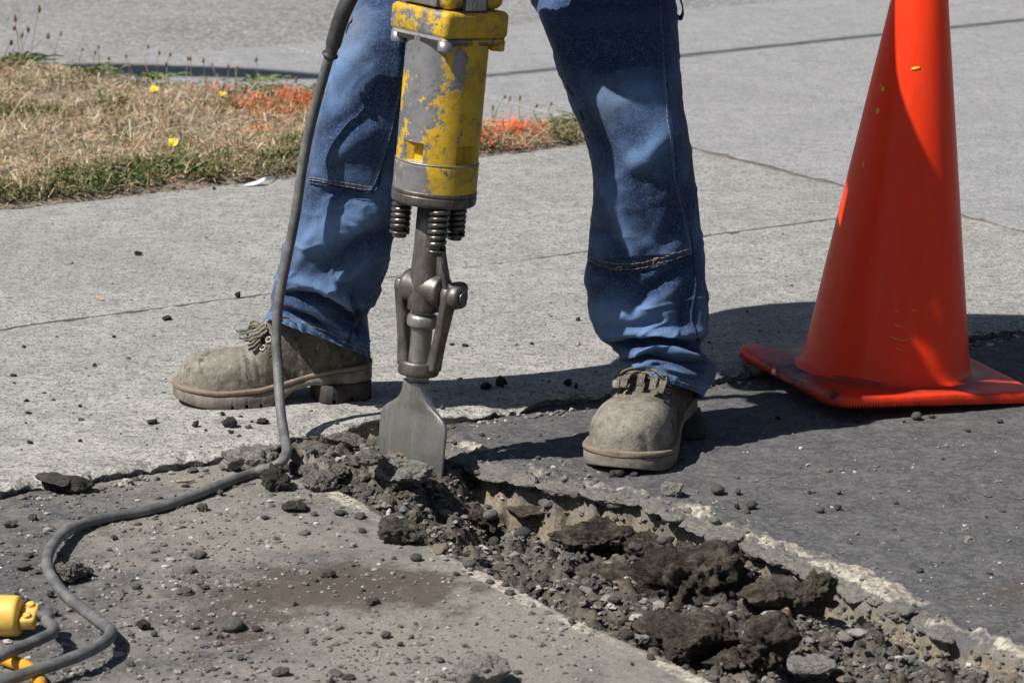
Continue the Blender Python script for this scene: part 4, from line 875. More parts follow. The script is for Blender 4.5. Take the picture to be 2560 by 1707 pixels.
leg('trouser_leg', Lrows, Lf, [(850, 620, 110, 120, .35), (860, 120, 60, 120, .30), (930, 480, 60, 50, .15), (880, 330, 70, 60, -.22), (990, 120, 50, 120, -.5), (760, 820, 80, 30, .2)], [(880, 90, 75, 110, .85), (820, 330, 30, 90, .3), (860, 20, 40, 60, .4)], 201, .062, Lrow_patch, Lse, 'blue denim leg with knee patch behind the power cord')  # negative entries darken the cloth, the one at the patch as painted shadow

Rrows = [(-330, 1225, -330, 1620, 5.22, .125, 0), (-200, 1255, -200, 1655, 5.15, .122, 0), (-90, 1295, -90, 1685, 5.07, .118, 0), (0, 1327, 0, 1693, 5.01, .112, 0), (58, 1354, 58, 1695, 4.95, .108, 0), (129, 1380, 129, 1699, 4.93, .103, 0), (192, 1402, 192, 1702, 4.91, .10, 0), (268, 1431, 268, 1712, 4.89, .096, 0), (312, 1451, 312, 1720, 4.885, .094, 0), (402, 1479, 402, 1732, 4.88, .09, 0), (491, 1482, 491, 1744, 4.885, .088, 0), (558, 1476, 558, 1751, 4.89, .086, 0), (625, 1469, 625, 1763, 4.895, .086, 0), (700, 1464, 700, 1772, 4.90, .086, 0), (753, 1471, 753, 1779, 4.90, .086, 0), (808, 1485, 800, 1781, 4.90, .084, .05), (849, 1498, 838, 1774, 4.90, .080, .12), (874, 1520, 860, 1763, 4.895, .078, .18), (888, 1542, 884, 1776, 4.892, .080, .24), (908, 1547, 918, 1786, 4.89, .082, .28), (926, 1556, 958, 1774, 4.89, .082, .32), (940, 1557, 994, 1757, 4.89, .082, .34)]
Rf = [([(1470, 668), (1560, 690), (1640, 670)], 16, -.006), ([(1575, 770), (1640, 715), (1735, 640)], 22, -.008), ([(1480, 790), (1590, 780), (1690, 720)], 34, .006), ([(1500, 872), (1580, 858), (1650, 848), (1745, 868)], 11, -.013), ([(1500, 838), (1600, 830), (1700, 835), (1770, 828)], 17, .007), ([(1560, 893), (1640, 868), (1740, 892)], 11, .009), ([(1545, 906), (1620, 888), (1700, 905), (1770, 905)], 9, -.010), ([(1550, 918), (1640, 905), (1740, 940)], 10, .005), ([(1600, 905), (1690, 915), (1760, 930)], 8, -.005), ([(1478, 400), (1530, 490), (1560, 560), (1590, 640)], 20, .006), ([(1490, 330), (1560, 420), (1610, 480)], 26, -.004), ([(1560, 420), (1620, 390), (1670, 320)], 28, .006), ([(1650, 620), (1700, 560), (1730, 480)], 26, -.005), ([(1480, 560), (1530, 600), (1570, 640)], 20, -.004), ([(1440, 200), (1520, 260), (1640, 230)], 40, .006), ([(1390, 100), (1500, 160), (1680, 140)], 30, -.005), ([(1740, 700), (1755, 770), (1750, 830)], 18, .005), ([(1700, 760), (1710, 800), (1700, 830)], 18, -.006)]
Rpatch = ([(1345, 20), (1390, 120), (1425, 230), (1475, 360), (1487, 470), (1480, 560), (1472, 640)], [(1655, 20), (1662, 120), (1667, 230), (1680, 350), (1700, 470), (1718, 560), (1728, 625)], 70, 56)
tail = [(1472, 650), (1530, 670), (1600, 668), (1660, 650), (1728, 632)]
Rpatch[0][-1] = (1473, 648); Rpatch[1][-1] = (1728, 634)
Rse = [('seam', [(1655, 10), (1662, 130), (1669, 250), (1684, 360), (1692, 446), (1717, 545), (1732, 640), (1738, 720), (1728, 790), (1745, 850)]), ('blue', [(1648, 10), (1654, 130), (1660, 250), (1673, 360), (1682, 446), (1706, 545), (1722, 620)]), ('tan', [(1478, 640), (1540, 657), (1600, 654), (1660, 640), (1722, 618)]), ('tan', [(1478, 650), (1540, 668), (1600, 665), (1660, 652), (1724, 630)]), ('tack', [(1632, 646), (1645, 643), (1633, 650), (1634, 658), (1648, 653)]), ('tack', [(1540, 668), (1548, 664), (1558, 664), (1552, 671)]), ('tan', [(1562, 922), (1650, 932), (1710, 955), (1760, 968)])]
Rse.append(('seam', [(1474, 657), (1540, 677), (1600, 674), (1660, 661), (1727, 641)]))
leg('trouser_leg', Rrows, Rf, [(1570, 790, 110, 70, .38), (1530, 280, 110, 120, .15), (1570, 400, 60, 60, .22), (1520, 620, 50, 90, .15), (1580, 30, 170, 110, -.75), (1740, 300, 40, 300, -.2), (1640, 920, 90, 40, .2)], [(1520, 250, 90, 110, .75), (1560, 420, 60, 60, .35), (1500, 620, 40, 60, .15)], 302, .042, Rpatch, Rse, 'blue denim leg with double stitched knee patch beside the cone')  # negative entries paint shade on the upper thigh and right side

# tool loop on the outer seam
lp = np.array([AT(1683, -40, 5.0), AT(1696, -10, 4.99), AT(1706, 25, 4.985), AT(1700, 46, 4.98), AT(1690, 40, 4.975)]); Q_ = spline(lp, 16); w_ = np.array([0, .011, .002])
child('tool_loop', np.stack([Q_-w_, Q_+w_, Q_+w_+[.002, 0, 0], Q_-w_+[.002, 0, 0]], 1).reshape(-1, 3), gridF(16, 4, True).tolist()+[[3, 2, 1, 0], [60, 61, 62, 63]], M_DENIM, attrs=dict(fade=np.full(64, .35), grime=np.zeros(64)))

# ------------------------------------------------------------------ boots
def lerp(x, xs, ys): return np.interp(x, xs, ys)
def smooth1(a, k=5):
    w = np.hanning(2*k+3)[1:-1]; w /= w.sum(); return np.convolve(np.pad(a, k, mode='edge'), w, 'valid')
def boot(heel, toe, side, label):
    heel = np.array([*heel, ZA if side > 0 else 0.0]); toe = np.array([*toe, heel[2]]); f = toe-heel; L = np.linalg.norm(f); f /= L; l = np.array([-f[1], f[0], 0]); z = np.array([0, 0, 1.]); k = L/.305
    def W(x, y, zz): x, y, zz = np.broadcast_arrays(x, y, zz); return heel+k*x[..., None]*f+k*y[..., None]*l+k*zz[..., None]*z
    ox = np.array([0, .006, .016, .035, .07, .11, .15, .19, .22, .25, .27, .287, .298, .303, .305]); ow = np.array(np.array([0, .020, .030, .037, .040, .039, .044, .053, .0575, .0565, .051, .040, .025, .0125, 0])*(1.07 if side > 0 else 1))
    zbx, zby = [0, .06, .10, .14, .18, .25, .305], [.056, .053, .046, .035, .028, .026, .032]
    ztx, zty = [0, .02, .05, .09, .11, .13, .15, .165, .18, .20, .23, .26, .285, .297, .303, .305], ([.19, .20, .205, .20, .185, .162, .132, .110, .095, .086, .081, .079, .074, .065, .053, .043] if side < 0 else [.19, .20, .205, .18, .155, .135, .120, .108, .099, .093, .091, .090, .084, .073, .058, .045])
    q0 = np.concatenate([np.array([0, .0008, .002, .004, .007, .011]), np.linspace(.016, .289, 120), np.array([.294, .298, .301, .3032, .3045, .305])])
    zb = smooth1(lerp(q0, zbx, zby), 6); zt = smooth1(lerp(q0, ztx, zty), 5); w = lerp(q0, ox, ow); w = np.where((q0 > .02) & (q0 < .29), smooth1(w, 5), w)
    asym = smooth1(lerp(q0, [0, .1, .2, .27, .305], [0, 0, .003*side, .008*side, .010*side]), 5)
    m = 72; th = np.linspace(0, math.pi, m)
    ex = lerp(q0, [0, .12, .17, .22, .305], [.8, .8, .78, .70, .66])[:, None]
    Yy = w[:, None]*np.sign(np.cos(th))*np.abs(np.cos(th))**ex*(1+.035*np.sin(th)**2)+asym[:, None]; Zz = zb[:, None]+(zt-zb)[:, None]*np.abs(np.sin(th))**lerp(q0, [0, .15, .22, .305], [.85, .8, .72, .70])[:, None]
    Xx = np.repeat(q0[:, None], m, 1); Xx = Xx+.010*sstep(.08, .2, Zz)*sstep(.1, .0, Xx)
    # leather panels: quarter overlay over the vamp, creases behind the toe cap
    edge = .176-.35*(Zz-.04)*0; bound = lerp(Zz, [.02, .04, .06, .085, .11, .2], [.10, .118, .150, .172, .166, .15])
    over = sstep(.0, .0022, bound-Xx); hl = sstep(.0, .0022, lerp(Zz, [.04, .07, .10, .2], [.045, .052, .030, .0])-Xx)
    lift = .0036*over+.0022*hl*0
    cre = .0022*np.exp(-((Xx-.196-.10*(Zz-.07))/.005)**2)+.0018*np.exp(-((Xx-.183-.15*(Zz-.07))/.004)**2)+.0013*np.exp(-((Xx-.209)/.004)**2)
    lift = lift-cre*sstep(.02, .07, Zz)+.0009*fbm(np.stack([Xx*30, Yy*30, Zz*30], -1), 4, 17+side)
    P = W(Xx, Yy, Zz); du = np.gradient(P, axis=1); dv = np.gradient(P, axis=0); n = np.cross(du, dv); n /= np.linalg.norm(n, axis=2)[..., None]+1e-12
    n *= np.sign(((P-P.mean(axis=(0, 1)))*n).sum()); P = P+n*lift[..., None]*k
    dust = .62*sstep(.13, .24, Xx)-.24+.35*sstep(.03, .06, .11-np.abs(Zz-.09))-.35*np.exp(-((Xx-.22)/.035)**2-((Zz-.045)/.02)**2)+.1
    b = child('boot', P.reshape(-1, 3), gridF(len(q0), m), M_LEATHER, attrs=dict(dust=dust.ravel())); b['label'] = label
    def surfp(x, t, lift_=0.):                       # point on the upper: x along the foot, t across (0..1)
        i = int(np.clip(np.searchsorted(q0, x), 1, len(q0)-2)); j = int(np.clip(t*(m-1), 1, m-2)); return P[i, j]+n[i, j]*lift_
    # welt and sole
    def soleloft(nm, mm, x0, x1, off, ztop, zbot, num=220):
        xs = np.linspace(x0, x1, num); xs = np.unique(np.r_[xs, x0+np.array([.0004, .0012, .0025, .005]), x1-np.array([.0004, .0012, .0025, .005])])
        xn = (xs-x0)/(x1-x0)*(.305) if (x0 < 0 or x1 > .305) else xs
        ww = lerp(np.clip(xn, 0, .305), ox, ow); core = (xn > .02) & (xn < .29); ww = np.where(core, smooth1(ww, 5), ww)
        ww = ww+off*np.minimum(1, np.sqrt(np.clip(np.minimum(xs-x0, x1-xs)/.01, 0, 1))); as_ = lerp(xn, [0, .1, .2, .27, .305], [0, 0, .003*side, .008*side, .010*side])
        zt_, zb_ = ztop(xs), zbot(xs); rows = []
        for (fy, fz) in ((0, 0), (.82, 0), (.96, .0), (1, .10), (1, .5), (.985, .9), (.95, 1), (0, 1), (-.95, 1), (-.985, .9), (-1, .5), (-1, .10), (-.96, 0), (-.82, 0)):
            rows.append(W(xs, ww*fy+as_, zt_+(zb_-zt_)*fz))
        Vv = np.stack(rows, 1); kk = len(rows); Fl = gridF(len(xs), kk, True).tolist()+[list(range(kk))[::-1], list(range((len(xs)-1)*kk, len(xs)*kk))]
        child(nm, Vv.reshape(-1, 3), Fl, mm, b)
    zT = lambda x: lerp(x, zbx, zby)
    soleloft('welt', M_WELT, -.007, .3135, .0075, lambda x: zT(x)+.0035, lambda x: zT(x)-.004)
    def zbot(x):
        base = lerp(x, [0, .08, .093, .10, .125, .143, .16, .25, .28, .3135], [.03, .03, .031, .030, .024, .010, .0, .0, .004, .013])
        lug = ((np.mod(x-.155, .0225) < .0042) & (x > .15) & (x < .235))*.006; return base+lug
    soleloft('outsole', M_SOLE, -.006, .3125, .0062, lambda x: zT(x)-.0042, zbot, 330)
    soleloft('heel_block', M_SOLE_SHADE, -.004, .092, .0045, lambda x: lerp(x, [0, .09], [.0298, .0300]), lambda x: 0*x+((np.mod(x, .03) < .006)*.007))
    # stitching along the overlay edge
    for d_ in (.004, .0085):
        for tt in ((.06, .42), (.58, .94)):
            pts = []
            for t in np.linspace(*tt, 26):
                i = min(len(q0)-2, max(1, int(np.argmin(np.abs(Xx[:, int(t*(m-1))]-bound[:, int(t*(m-1))]+d_))))); j = int(t*(m-1)); pts.append(P[i, j]+n[i, j]*.0006)
            mb = MB()
            for s in range(0, 25, 2): mb.add(*tube(np.array(pts[s:s+2]), .0010, 5))
            mb.V = [np.concatenate(mb.V)-PB]; st = mb.build('stitching', M_LACE, b); st['kind'] = 'stuff'
    # laces, eyelets, fringed lace guard
    xs_ = [.172, .160, .150, .142, .134]; eyes = []
    for i, x in enumerate(xs_):
        e1, e2 = surfp(x, .30, .003), surfp(x, .70, .003); eyes.append((e1, e2))
        for q in (e1, e2):
            i0 = np.argmin(np.linalg.norm(P.reshape(-1, 3)-q, axis=1)); nn = Vector(n.reshape(-1, 3)[i0]); t = np.arange(17)/16*2*math.pi
            V, F = tube(np.stack([.0042*np.cos(t), .0042*np.sin(t), 0*t], -1), .0012, 6); child('eyelet', rot(V, Vector((0, 0, 1)).rotation_difference(nn).to_matrix())+q, F, M_BLADE, b)
    for i in range(len(eyes)-1):
        for a_, c_ in ((eyes[i][0], eyes[i+1][1]), (eyes[i][1], eyes[i+1][0])):
            child('lace', *tube(spline([a_, (a_+c_)/2+z*.006+f*.003, c_], 12), .0020, 8), M_LACE, b)
    kb = surfp(.174, .5, .0)
    nst = 5
    for s in range(nst):                             # fringe strips of the lace guard lying over the vamp
        y = (s-(nst-1)/2)*.0118; fl = 1.0+.12*math.sin(s*2.1+side)
        t = np.linspace(0, 1, 14); xx = .158+.040*t*fl; lift_ = (.006+.011*np.sin(t*math.pi*.9)+(.016*t**3 if side < 0 else .004*t))
        cen = np.array([surfp(a, .5+y*5.6, q) for a, q in zip(xx, lift_)])+l*0
        tw = l*(.0060*(1-.15*t))[:, None]; th_ = z*.0011
        Vr = np.stack([cen-tw-th_, cen+tw-th_, cen+tw+th_, cen-tw+th_], 1).reshape(-1, 3); Fr = gridF(14, 4, True).tolist()+[[0, 1, 2, 3][::-1], [52, 53, 54, 55]]
        child('fringe_strip', Vr, Fr, M_LEATHER, b, False, attrs=dict(dust=np.full(len(Vr), .45)))
    base_ = surfp(.163, .5, .009)
    for sgn in ((-1, 1) if side > 0 else (-1,)):      # bow loops and ends
        lp = [base_, base_+l*.014*sgn+z*.008+f*.004, base_+l*.030*sgn+z*.003+f*.012, base_+l*.034*sgn-z*.008+f*.006, base_+l*.018*sgn-z*.001-f*.002, base_]
        child('lace', *tube(spline(lp, 34), .0019, 8), M_LACE, b)
        child('lace', *tube(spline([base_, base_+l*.012*sgn+z*.004+f*.012, base_+l*.026*sgn-z*.012+f*.018, base_+l*.037*sgn-z*.034+f*.010], 22), .0021, 8), M_LACE, b)
    V, F = ellipsoid((0, 0, 0), .006, .008, .0055, 10, 12); child('lace_knot', V+base_, F, M_LACE, b)
boot((-.227, 5.085), (-.522, 5.030), -1, 'dusty leather boot in profile, toe pointing left')
boot((.252, 4.985), (.147, 4.690), 1, 'dusty leather boot with toe facing the camera')

# unseen block over the right hip, added to shade the cone
V, F = bbox_mesh(.05, .14, .15, .012, 3); V = rot(V, Matrix.Rotation(R(30), 3, 'Z')); child('hip_shade_block', V+np.array([.205, 4.925, .775]), F, M_LEATHER, attrs=dict(dust=np.full(len(V), .3)))
# body above the frame: hips, torso, arms, head
M_SHIRT = plain('grey_work_shirt', (.16, .17, .18), .9, 0, 20, (.11, .115, .12), .3); M_SKIN = plain('skin', (.42, .25, .17), .6); M_HAIR = plain('dark_hair', (.03, .022, .016), .7); M_GLOVE = plain('leather_work_glove', (.34, .24, .13), .85, 0, 40, None, .3)
def loft(rows, n=48):
    C = spline(np.array(rows, float), 40); th = np.arange(n)/n*2*math.pi; V = []
    for cx, cy, cz, rx, ry in C: V.append(np.stack([cx+rx*np.cos(th), cy+ry*np.sin(th), np.full(n, cz)], -1))
    return np.concatenate(V), gridF(40, n, True).tolist()+[list(range(n))[::-1], list(range(39*n, 40*n))]
zc = AT(1250, -280, 5.2)[2]
V, F = loft([(.01, 5.22, zc-.10, .10, .07), (.0, 5.26, zc-.04, .19, .14), (-.01, 5.29, zc+.05, .195, .15), (-.02, 5.27, zc+.14, .185, .14), (-.02, 5.24, zc+.20, .17, .12)]); child('trouser_seat', V, F, M_DENIM, attrs=dict(fade=np.full(len(V), .3), grime=np.zeros(len(V))))
def Hw(x, y, z_): return np.array((HM @ Vector((x, y, z_)))[:])
grip = [Hw(-.178, 0, HZ+.03), Hw(.178, 0, HZ+.03)]
sh = [np.array([-.23, 5.06, zc+.52]), np.array([.17, 5.06, zc+.52])]
bm = bmesh.new(); sk = bm.verts.layers.skin.verify()
def sv(p, r, root=False):
    v = bm.verts.new(Vector(p-PB)); v[sk].radius = (r, r) if np.isscalar(r) else r; v[sk].use_root = root; return v
pel = sv(np.array([-.02, 5.24, zc+.17]), (.17, .12), True); wai = sv(np.array([-.025, 5.1, zc+.32]), (.19, .15)); che = sv(np.array([-.03, 5.0, zc+.48]), (.20, .13)); nec = sv(np.array([-.03, 4.98, zc+.62]), .06)
for a, b in ((pel, wai), (wai, che), (che, nec)): bm.edges.new((a, b))
for i, s in enumerate((-1, 1)):
    e_ = (sh[i]+grip[i])/2+np.array([s*.03, .085, -.13]); a1 = sv(sh[i], .068); a2 = sv(e_, .082); a3 = sv(grip[i]+(e_-grip[i])*.22, .075)
    for q in ((che, a1), (a1, a2), (a2, a3)): bm.edges.new(q)
me = bpy.data.meshes.new('torso'); bm.to_mesh(me); bm.free(); to = link('torso', me, M_SHIRT, person); to.modifiers.new('skin', 'SKIN').use_smooth_shade = True; to.modifiers.new('sub', 'SUBSURF').render_levels = 2
hc = np.array([-.03, 4.95, zc+.76])
V, F = ellipsoid((0, 0, 0), .076, .098, .118, 24, 32); V[:, 1] -= .012*np.exp(-((V[:, 2]+.02)/.03)**2-(V[:, 0]/.018)**2)*(V[:, 1] < 0); child('head', V+hc, F, M_SKIN)
child('neck', *tube([hc-[0, -.06, .15], hc-[0, -.02, .04]], .055, 20), M_SKIN)
V, F = ellipsoid((0, .012, .022), .082, .100, .112, 20, 28); keep = V[:, 2] > .0-.6*V[:, 1]; V[~keep] *= .9; child('hair', V+hc, F, M_HAIR)
for s in (-1, 1):
    child('ear', *[a+hc if i == 0 else a for i, a in enumerate(ellipsoid((s*.077, .01, 0), .009, .02, .032))], M_SKIN); child('eye', *[a+hc if i == 0 else a for i, a in enumerate(ellipsoid((s*.03, -.088, .005), .012, .008, .008))], M_HAIR)
V, F = ellipsoid((0, -.098, -.02), .014, .018, .024); child('nose', V+hc, F, M_SKIN); V, F = ellipsoid((0, -.088, -.062), .026, .008, .006); child('mouth', V+hc, F, M_HAIR)
for i, s in enumerate((-1, 1)):
    gdir = ax; o_ = np.cross(gdir, axx); c_ = grip[i]; mb = MB()
    for q in range(4):
        zo = (q-1.5)*.021; a = np.linspace(-.4, 4.0, 14)
        mb.add(*tube(c_+gdir*zo+np.outer(np.cos(a), axx*s)*.025+np.outer(np.sin(a), -o_)*.025, np.linspace(.0115, .009, 14), 10))
    a = np.linspace(0, 2.2, 9); mb.add(*tube(c_+gdir*.05+np.outer(np.cos(a), axx*s)*.027+np.outer(np.sin(a), o_)*.027-np.outer(np.linspace(0, .03, 9), gdir), np.linspace(.014, .011, 9), 10))
    V, F = ellipsoid((0, 0, 0), .022, .035, .046, 14, 18); mb.add(V+c_+axx*s*.036+ay*.012, F); mb.V = [np.concatenate(mb.V)-PB]; mb.build('glove', M_GLOVE, person)

# ------------------------------------------------------------------ stones, clods, broken concrete
def rock_mesh(seed, sub, rough=.35, cuts=7, fr=1.6, round_=False, asp=(1, 1, .75)):
    V, F = ico(sub); r = np.random.default_rng(seed); asp = np.array(asp)
    if not round_:
        for _ in range(cuts):
            n = r.normal(size=3); n /= np.linalg.norm(n); d = r.uniform(.5, .85); t = V@n-d; V = V-np.outer(np.clip(t, 0, None)*.92, n)
    nn = V/np.linalg.norm(V, axis=1)[:, None]; V = V*asp; nn = nn/asp; nn /= np.linalg.norm(nn, axis=1)[:, None]; mn = asp.min()
    D = rough*fbm(V*fr, 3, seed)*.6*mn+rough*.5*mn*fbm(V*fr*3.0+5, 5, seed+7, .62)
    if not round_: D = D+rough*.35*mn*(.5-np.abs(fbm(V*fr*1.9+9, 4, seed+11, .6)))
    V = V+nn*D[:, None]
    if not round_: V = V+nn*(rough*.12*np.abs(fbm(V*15, 3, seed+20)))[:, None]*-1
    V -= (V.max(0)+V.min(0))/2; V /= (V.max(0)-V.min(0))/2
    return mesh('stone', V, F, True)
RAN = []
def place(me, m, px, py, wpx, hpx, name, label, cat, group=None, z0=None, yaw=None, deep=1.0, sink=.15):
    """base centre at photo pixel px,py, wpx wide, hpx tall as seen"""
    zs = ZA if z0 is None else z0; P = G(px, py, zs)
    for _ in range(3): P = G(px, py, hz(P[0], P[1]) if z0 is None else z0)
    w = wpx/pxm(P); d = w*deep; h = max(hpx*(1.12 if m is M_CLOD or m is M_SAND else 1.35)/pxm(P)-d*.24, w*.3); o = bpy.data.objects.new(name, me); COL.objects.link(o)
    if not me.materials: me.materials.append(m)
    o.scale = (w/2, d/2, h/2); o.rotation_euler = (random.uniform(-.12, .12), random.uniform(-.12, .12), random.uniform(0, 6.28) if yaw is None else yaw)
    o.location = (P[0], P[1]+d*.35, P[2]+h*(.5-sink)); tag(o, label, cat, group); RAN.append((o, label)) if group else None; return o
def big(seed, m, *a, sub=5, rough=.4, cuts=6, fr=1.6, **kw):
    if m is M_CLOD and 'sink' not in kw: kw['sink'] = .22
    if m is M_CLOD: cuts, fr, rough = 13, 1.9, rough*.72
    dp = kw.get('deep', 1.0); hr = max(a[3]*(1.12 if m is M_CLOD or m is M_SAND else 1.35)/a[2]-dp*.24, .3); me = rock_mesh(seed, sub, rough, cuts, fr, asp=(1, dp, hr)); return place(me, m, *a, yaw=0, **kw)
Q = 'earth clod'
big(1, M_CLOD, 1735, 1545, 308, 256, 'earth_clod', 'biggest brown earth clod in the middle of the trench', Q, rough=.5, deep=.75)
big(2, M_CLOD, 1480, 1410, 209, 112, 'earth_clod', 'dark arched earth clod over a hollow left of the biggest clod', Q, rough=.55, deep=.7, sink=-.1)
big(3, M_CLOD, 1620, 1395, 172, 93, 'earth_clod', 'nearly black earth clod behind the biggest clod', Q, rough=.5, deep=.8)
big(4, M_CLOD, 1735, 1640, 241, 136, 'earth_clod', 'dark crumbly clod in front of the biggest clod', Q, rough=.55, deep=.8)
big(5, M_CLOD, 1925, 1665, 165, 178, 'earth_clod', 'dark upright clod carrying the pale root splinter', Q, rough=.5, deep=.8)
big(6, M_CLOD, 2040, 1525, 126, 130, 'earth_clod', 'upright brown clod right of the biggest clod', Q, rough=.45, deep=.8)
big(7, M_CLOD, 1930, 1520, 180, 110, 'earth_clod', 'low brown clod between the biggest clod and the upright one', Q, rough=.45, deep=.9)
big(8, M_SAND, 2130, 1640, 190, 90, 'earth_clod', 'sandy brown clod beside the pale far rim', Q, rough=.45, deep=.8)
big(9, M_CLOD, 2370, 1700, 200, 95, 'earth_clod', 'dark clod near the lower right corner', Q, rough=.5, deep=.6)
big(10, M_CLOD, 1560, 1475, 132, 83, 'earth_clod', 'small dark clod in the hollow below the arched clod', Q, rough=.5)
big(11, M_CLOD, 1630, 1530, 121, 95, 'earth_clod', 'dark clod wedged between the biggest clod and near trench edge', Q, rough=.5)
big(12, M_SAND, 1135, 1285, 165, 130, 'earth_clod', 'sandy brown clod standing just below the blade tip', Q, rough=.45)
big(13, M_CLOD, 1205, 1330, 90, 85, 'earth_clod', 'dark brown clod among pebbles right of the sandy clod', Q, rough=.4)
big(14, M_STONE, 1005, 1365, 125, 72, 'asphalt_lump', 'dark pitted lump lying on the near trench edge', 'rock', rough=.45, deep=.6)
big(15, M_PALE, 1000, 1200, 170, 66, 'concrete_chunk', 'whitish broken concrete chunk right at the blade tip', 'concrete chunk', rough=.5, z0=ZA+.016, sink=.25)
big(16, M_PALE, 622, 1178, 150, 72, 'concrete_chunk', 'pale concrete chunk lying behind the power cord bend', 'concrete chunk', rough=.35, deep=.7)
big(17, M_CHIP, 692, 1228, 82, 72, 'asphalt_lump', 'black asphalt lump under the power cord bend', 'rock', rough=.4)
big(18, M_DUSTY, 905, 1252, 110, 78, 'concrete_chunk', 'grey rounded concrete chunk left of the sandy clod', 'concrete chunk', rough=.3)
big(19, M_DUSTY, 800, 1228, 92, 58, 'concrete_chunk', 'tan grey broken chunk between cord bend and blade', 'concrete chunk', rough=.35)
big(20, M_DUSTY, 845, 1205, 60, 45, 'concrete_chunk', 'small light grey chunk beside the tan grey one', 'concrete chunk', rough=.35)
big(21, M_STONE, 735, 1282, 66, 36, 'asphalt_lump', 'small brown lump on the asphalt in front of the cord bend', 'rock', rough=.4)
big(22, M_CHIP, 168, 1236, 135, 52, 'asphalt_lump', 'flat dark lump lying at the broken sidewalk edge', 'rock', rough=.3, deep=.5)
big(23, M_STONE, 128, 1205, 90, 36, 'dirt_mound', 'low dirt mound against the broken sidewalk edge', 'dirt', rough=.25, sink=.45)
big(24, M_PALE, 1205, 1720, 150, 85, 'concrete_chunk', 'pale grey concrete chunk at the bottom of the picture', 'concrete chunk', rough=.4, deep=.8)
big(25, M_DUSTY, 170, 1460, 92, 62, 'concrete_chunk', 'grey chunk lying inside the power cord curve', 'concrete chunk', rough=.4)
big(26, M_PALE, 1680, 1232+10, 60, 40, 'concrete_chunk', 'small pale fragment on the far rim below the boot', 'concrete chunk', rough=.4)
big(27, M_PALE, 1600, 1262, 130, 60, 'concrete_chunk', 'pale crusty rim fragment below the right boot', 'concrete chunk', rough=.4, deep=.6)
big(28, M_PALE, 2030, 1690, 130, 50, 'concrete_chunk', 'pale flat fragment at the bottom among dark clods', 'concrete chunk', rough=.35, deep=.7)
big(29, M_PALE, 1575, 1545, 66, 46, 'concrete_chunk', 'whitish fragment on the near trench edge', 'concrete chunk', rough=.4)
big(30, M_DUSTY, 1190, 1165, 100, 60, 'concrete_chunk', 'dusty brown chunk heaped just right of the blade tip', 'concrete chunk', rough=.4)
big(31, M_DUSTY, 930, 1165, 90, 50, 'concrete_chunk', 'dark grey chunk against the blade on its left', 'concrete chunk', rough=.4)
big(32, M_STONE, 1490, 1465-10, 100, 52, 'asphalt_lump', 'dark flat lump left of the arched clod hollow', 'rock', rough=.4)

big(33, M_CLOD, 1820, 1475, 120, 90, 'earth_clod', 'brown clod leaning against the biggest clod on its right side', Q, rough=.5)
big(34, M_CLOD, 1640, 1600, 130, 90, 'earth_clod', 'dark clod at the near trench edge below the whitish fragment', Q, rough=.5)
big(35, M_CLOD, 1830, 1690, 150, 100, 'earth_clod', 'dark clod at the bottom edge of the picture', Q, rough=.5)
big(36, M_SAND, 1330, 1300, 130, 60, 'earth_clod', 'sandy lump under the far rim right of the blade', Q, rough=.4, deep=.8)
big(37, M_SAND, 1450, 1330, 150, 60, 'earth_clod', 'tan sandy lump under the far rim behind the arched clod', Q, rough=.4, deep=.8)
big(38, M_SAND, 2260, 1620, 190, 80, 'earth_clod', 'sandy lump beneath the pale far rim at right', Q, rough=.4, deep=.8)
big(39, M_DUSTY, 770, 1150, 110, 52, 'concrete_chunk', 'grey rubble lump against the broken sidewalk edge', 'concrete chunk', rough=.4, deep=.7)
big(40, M_DUSTY, 870, 1125, 110, 48, 'concrete_chunk', 'brownish grey lump between sidewalk edge and blade', 'concrete chunk', rough=.4, deep=.7)
big(41, M_DUSTY, 990, 1240, 86, 56, 'concrete_chunk', 'grey chunk in front of the whitish chunk at the blade', 'concrete chunk', rough=.4)
big(42, M_DUSTY, 1060, 1225, 70, 46, 'concrete_chunk', 'small grey chunk between the whitish chunk and sandy clod', 'concrete chunk', rough=.4)
big(43, M_DUSTY, 770, 1195, 70, 40, 'concrete_chunk', 'small dusty chunk right of the cord bend', 'concrete chunk', rough=.4)
big(44, M_STONE, 1000, 1300, 90, 50, 'asphalt_lump', 'dark brown lump behind the pitted lump on the near edge', 'rock', rough=.4)
big(45, M_CLOD, 2530, 1712, 150, 80, 'earth_clod', 'dark clod cut by the right edge of the picture', Q, rough=.55)
big(46, M_CLOD, 2260, 1715, 130, 70, 'earth_clod', 'low dark clod at the bottom between two corner clods', Q, rough=.55)
# root splinter
k = Mat('pale_root_wood'); M_ROOT = k.out(k.mix(k.band(k.noise(1., 4, .6, k.stretch(k.oc, (160., 160., 24.))), .4, .62), (.44, .30, .17), (.13, .085, .055)), .85, 0, k.bump(k.noise(1., 4, .6, k.stretch(k.oc, (160., 160., 24.))), .8, .004))
rp = np.array([AT(1945, 1530, 4.14), AT(1968, 1560, 4.135), AT(1985, 1600, 4.125), AT(2015, 1650, 4.11)]); rb = rp[-1].copy(); V, F = tube(spline(rp, 14)-rb, np.linspace(.013, .008, 14)*(1+.2*np.sin(np.arange(14))), 10); V = V*1+.002*np.stack([vn3(V*120, 4), vn3(V*120, 5), vn3(V*120, 6)], -1)
ro = obj('root_splinter', V, F, M_ROOT); ro.location = tuple(rb); tag(ro, 'pale splintered root end leaning out of the trench soil', 'root')

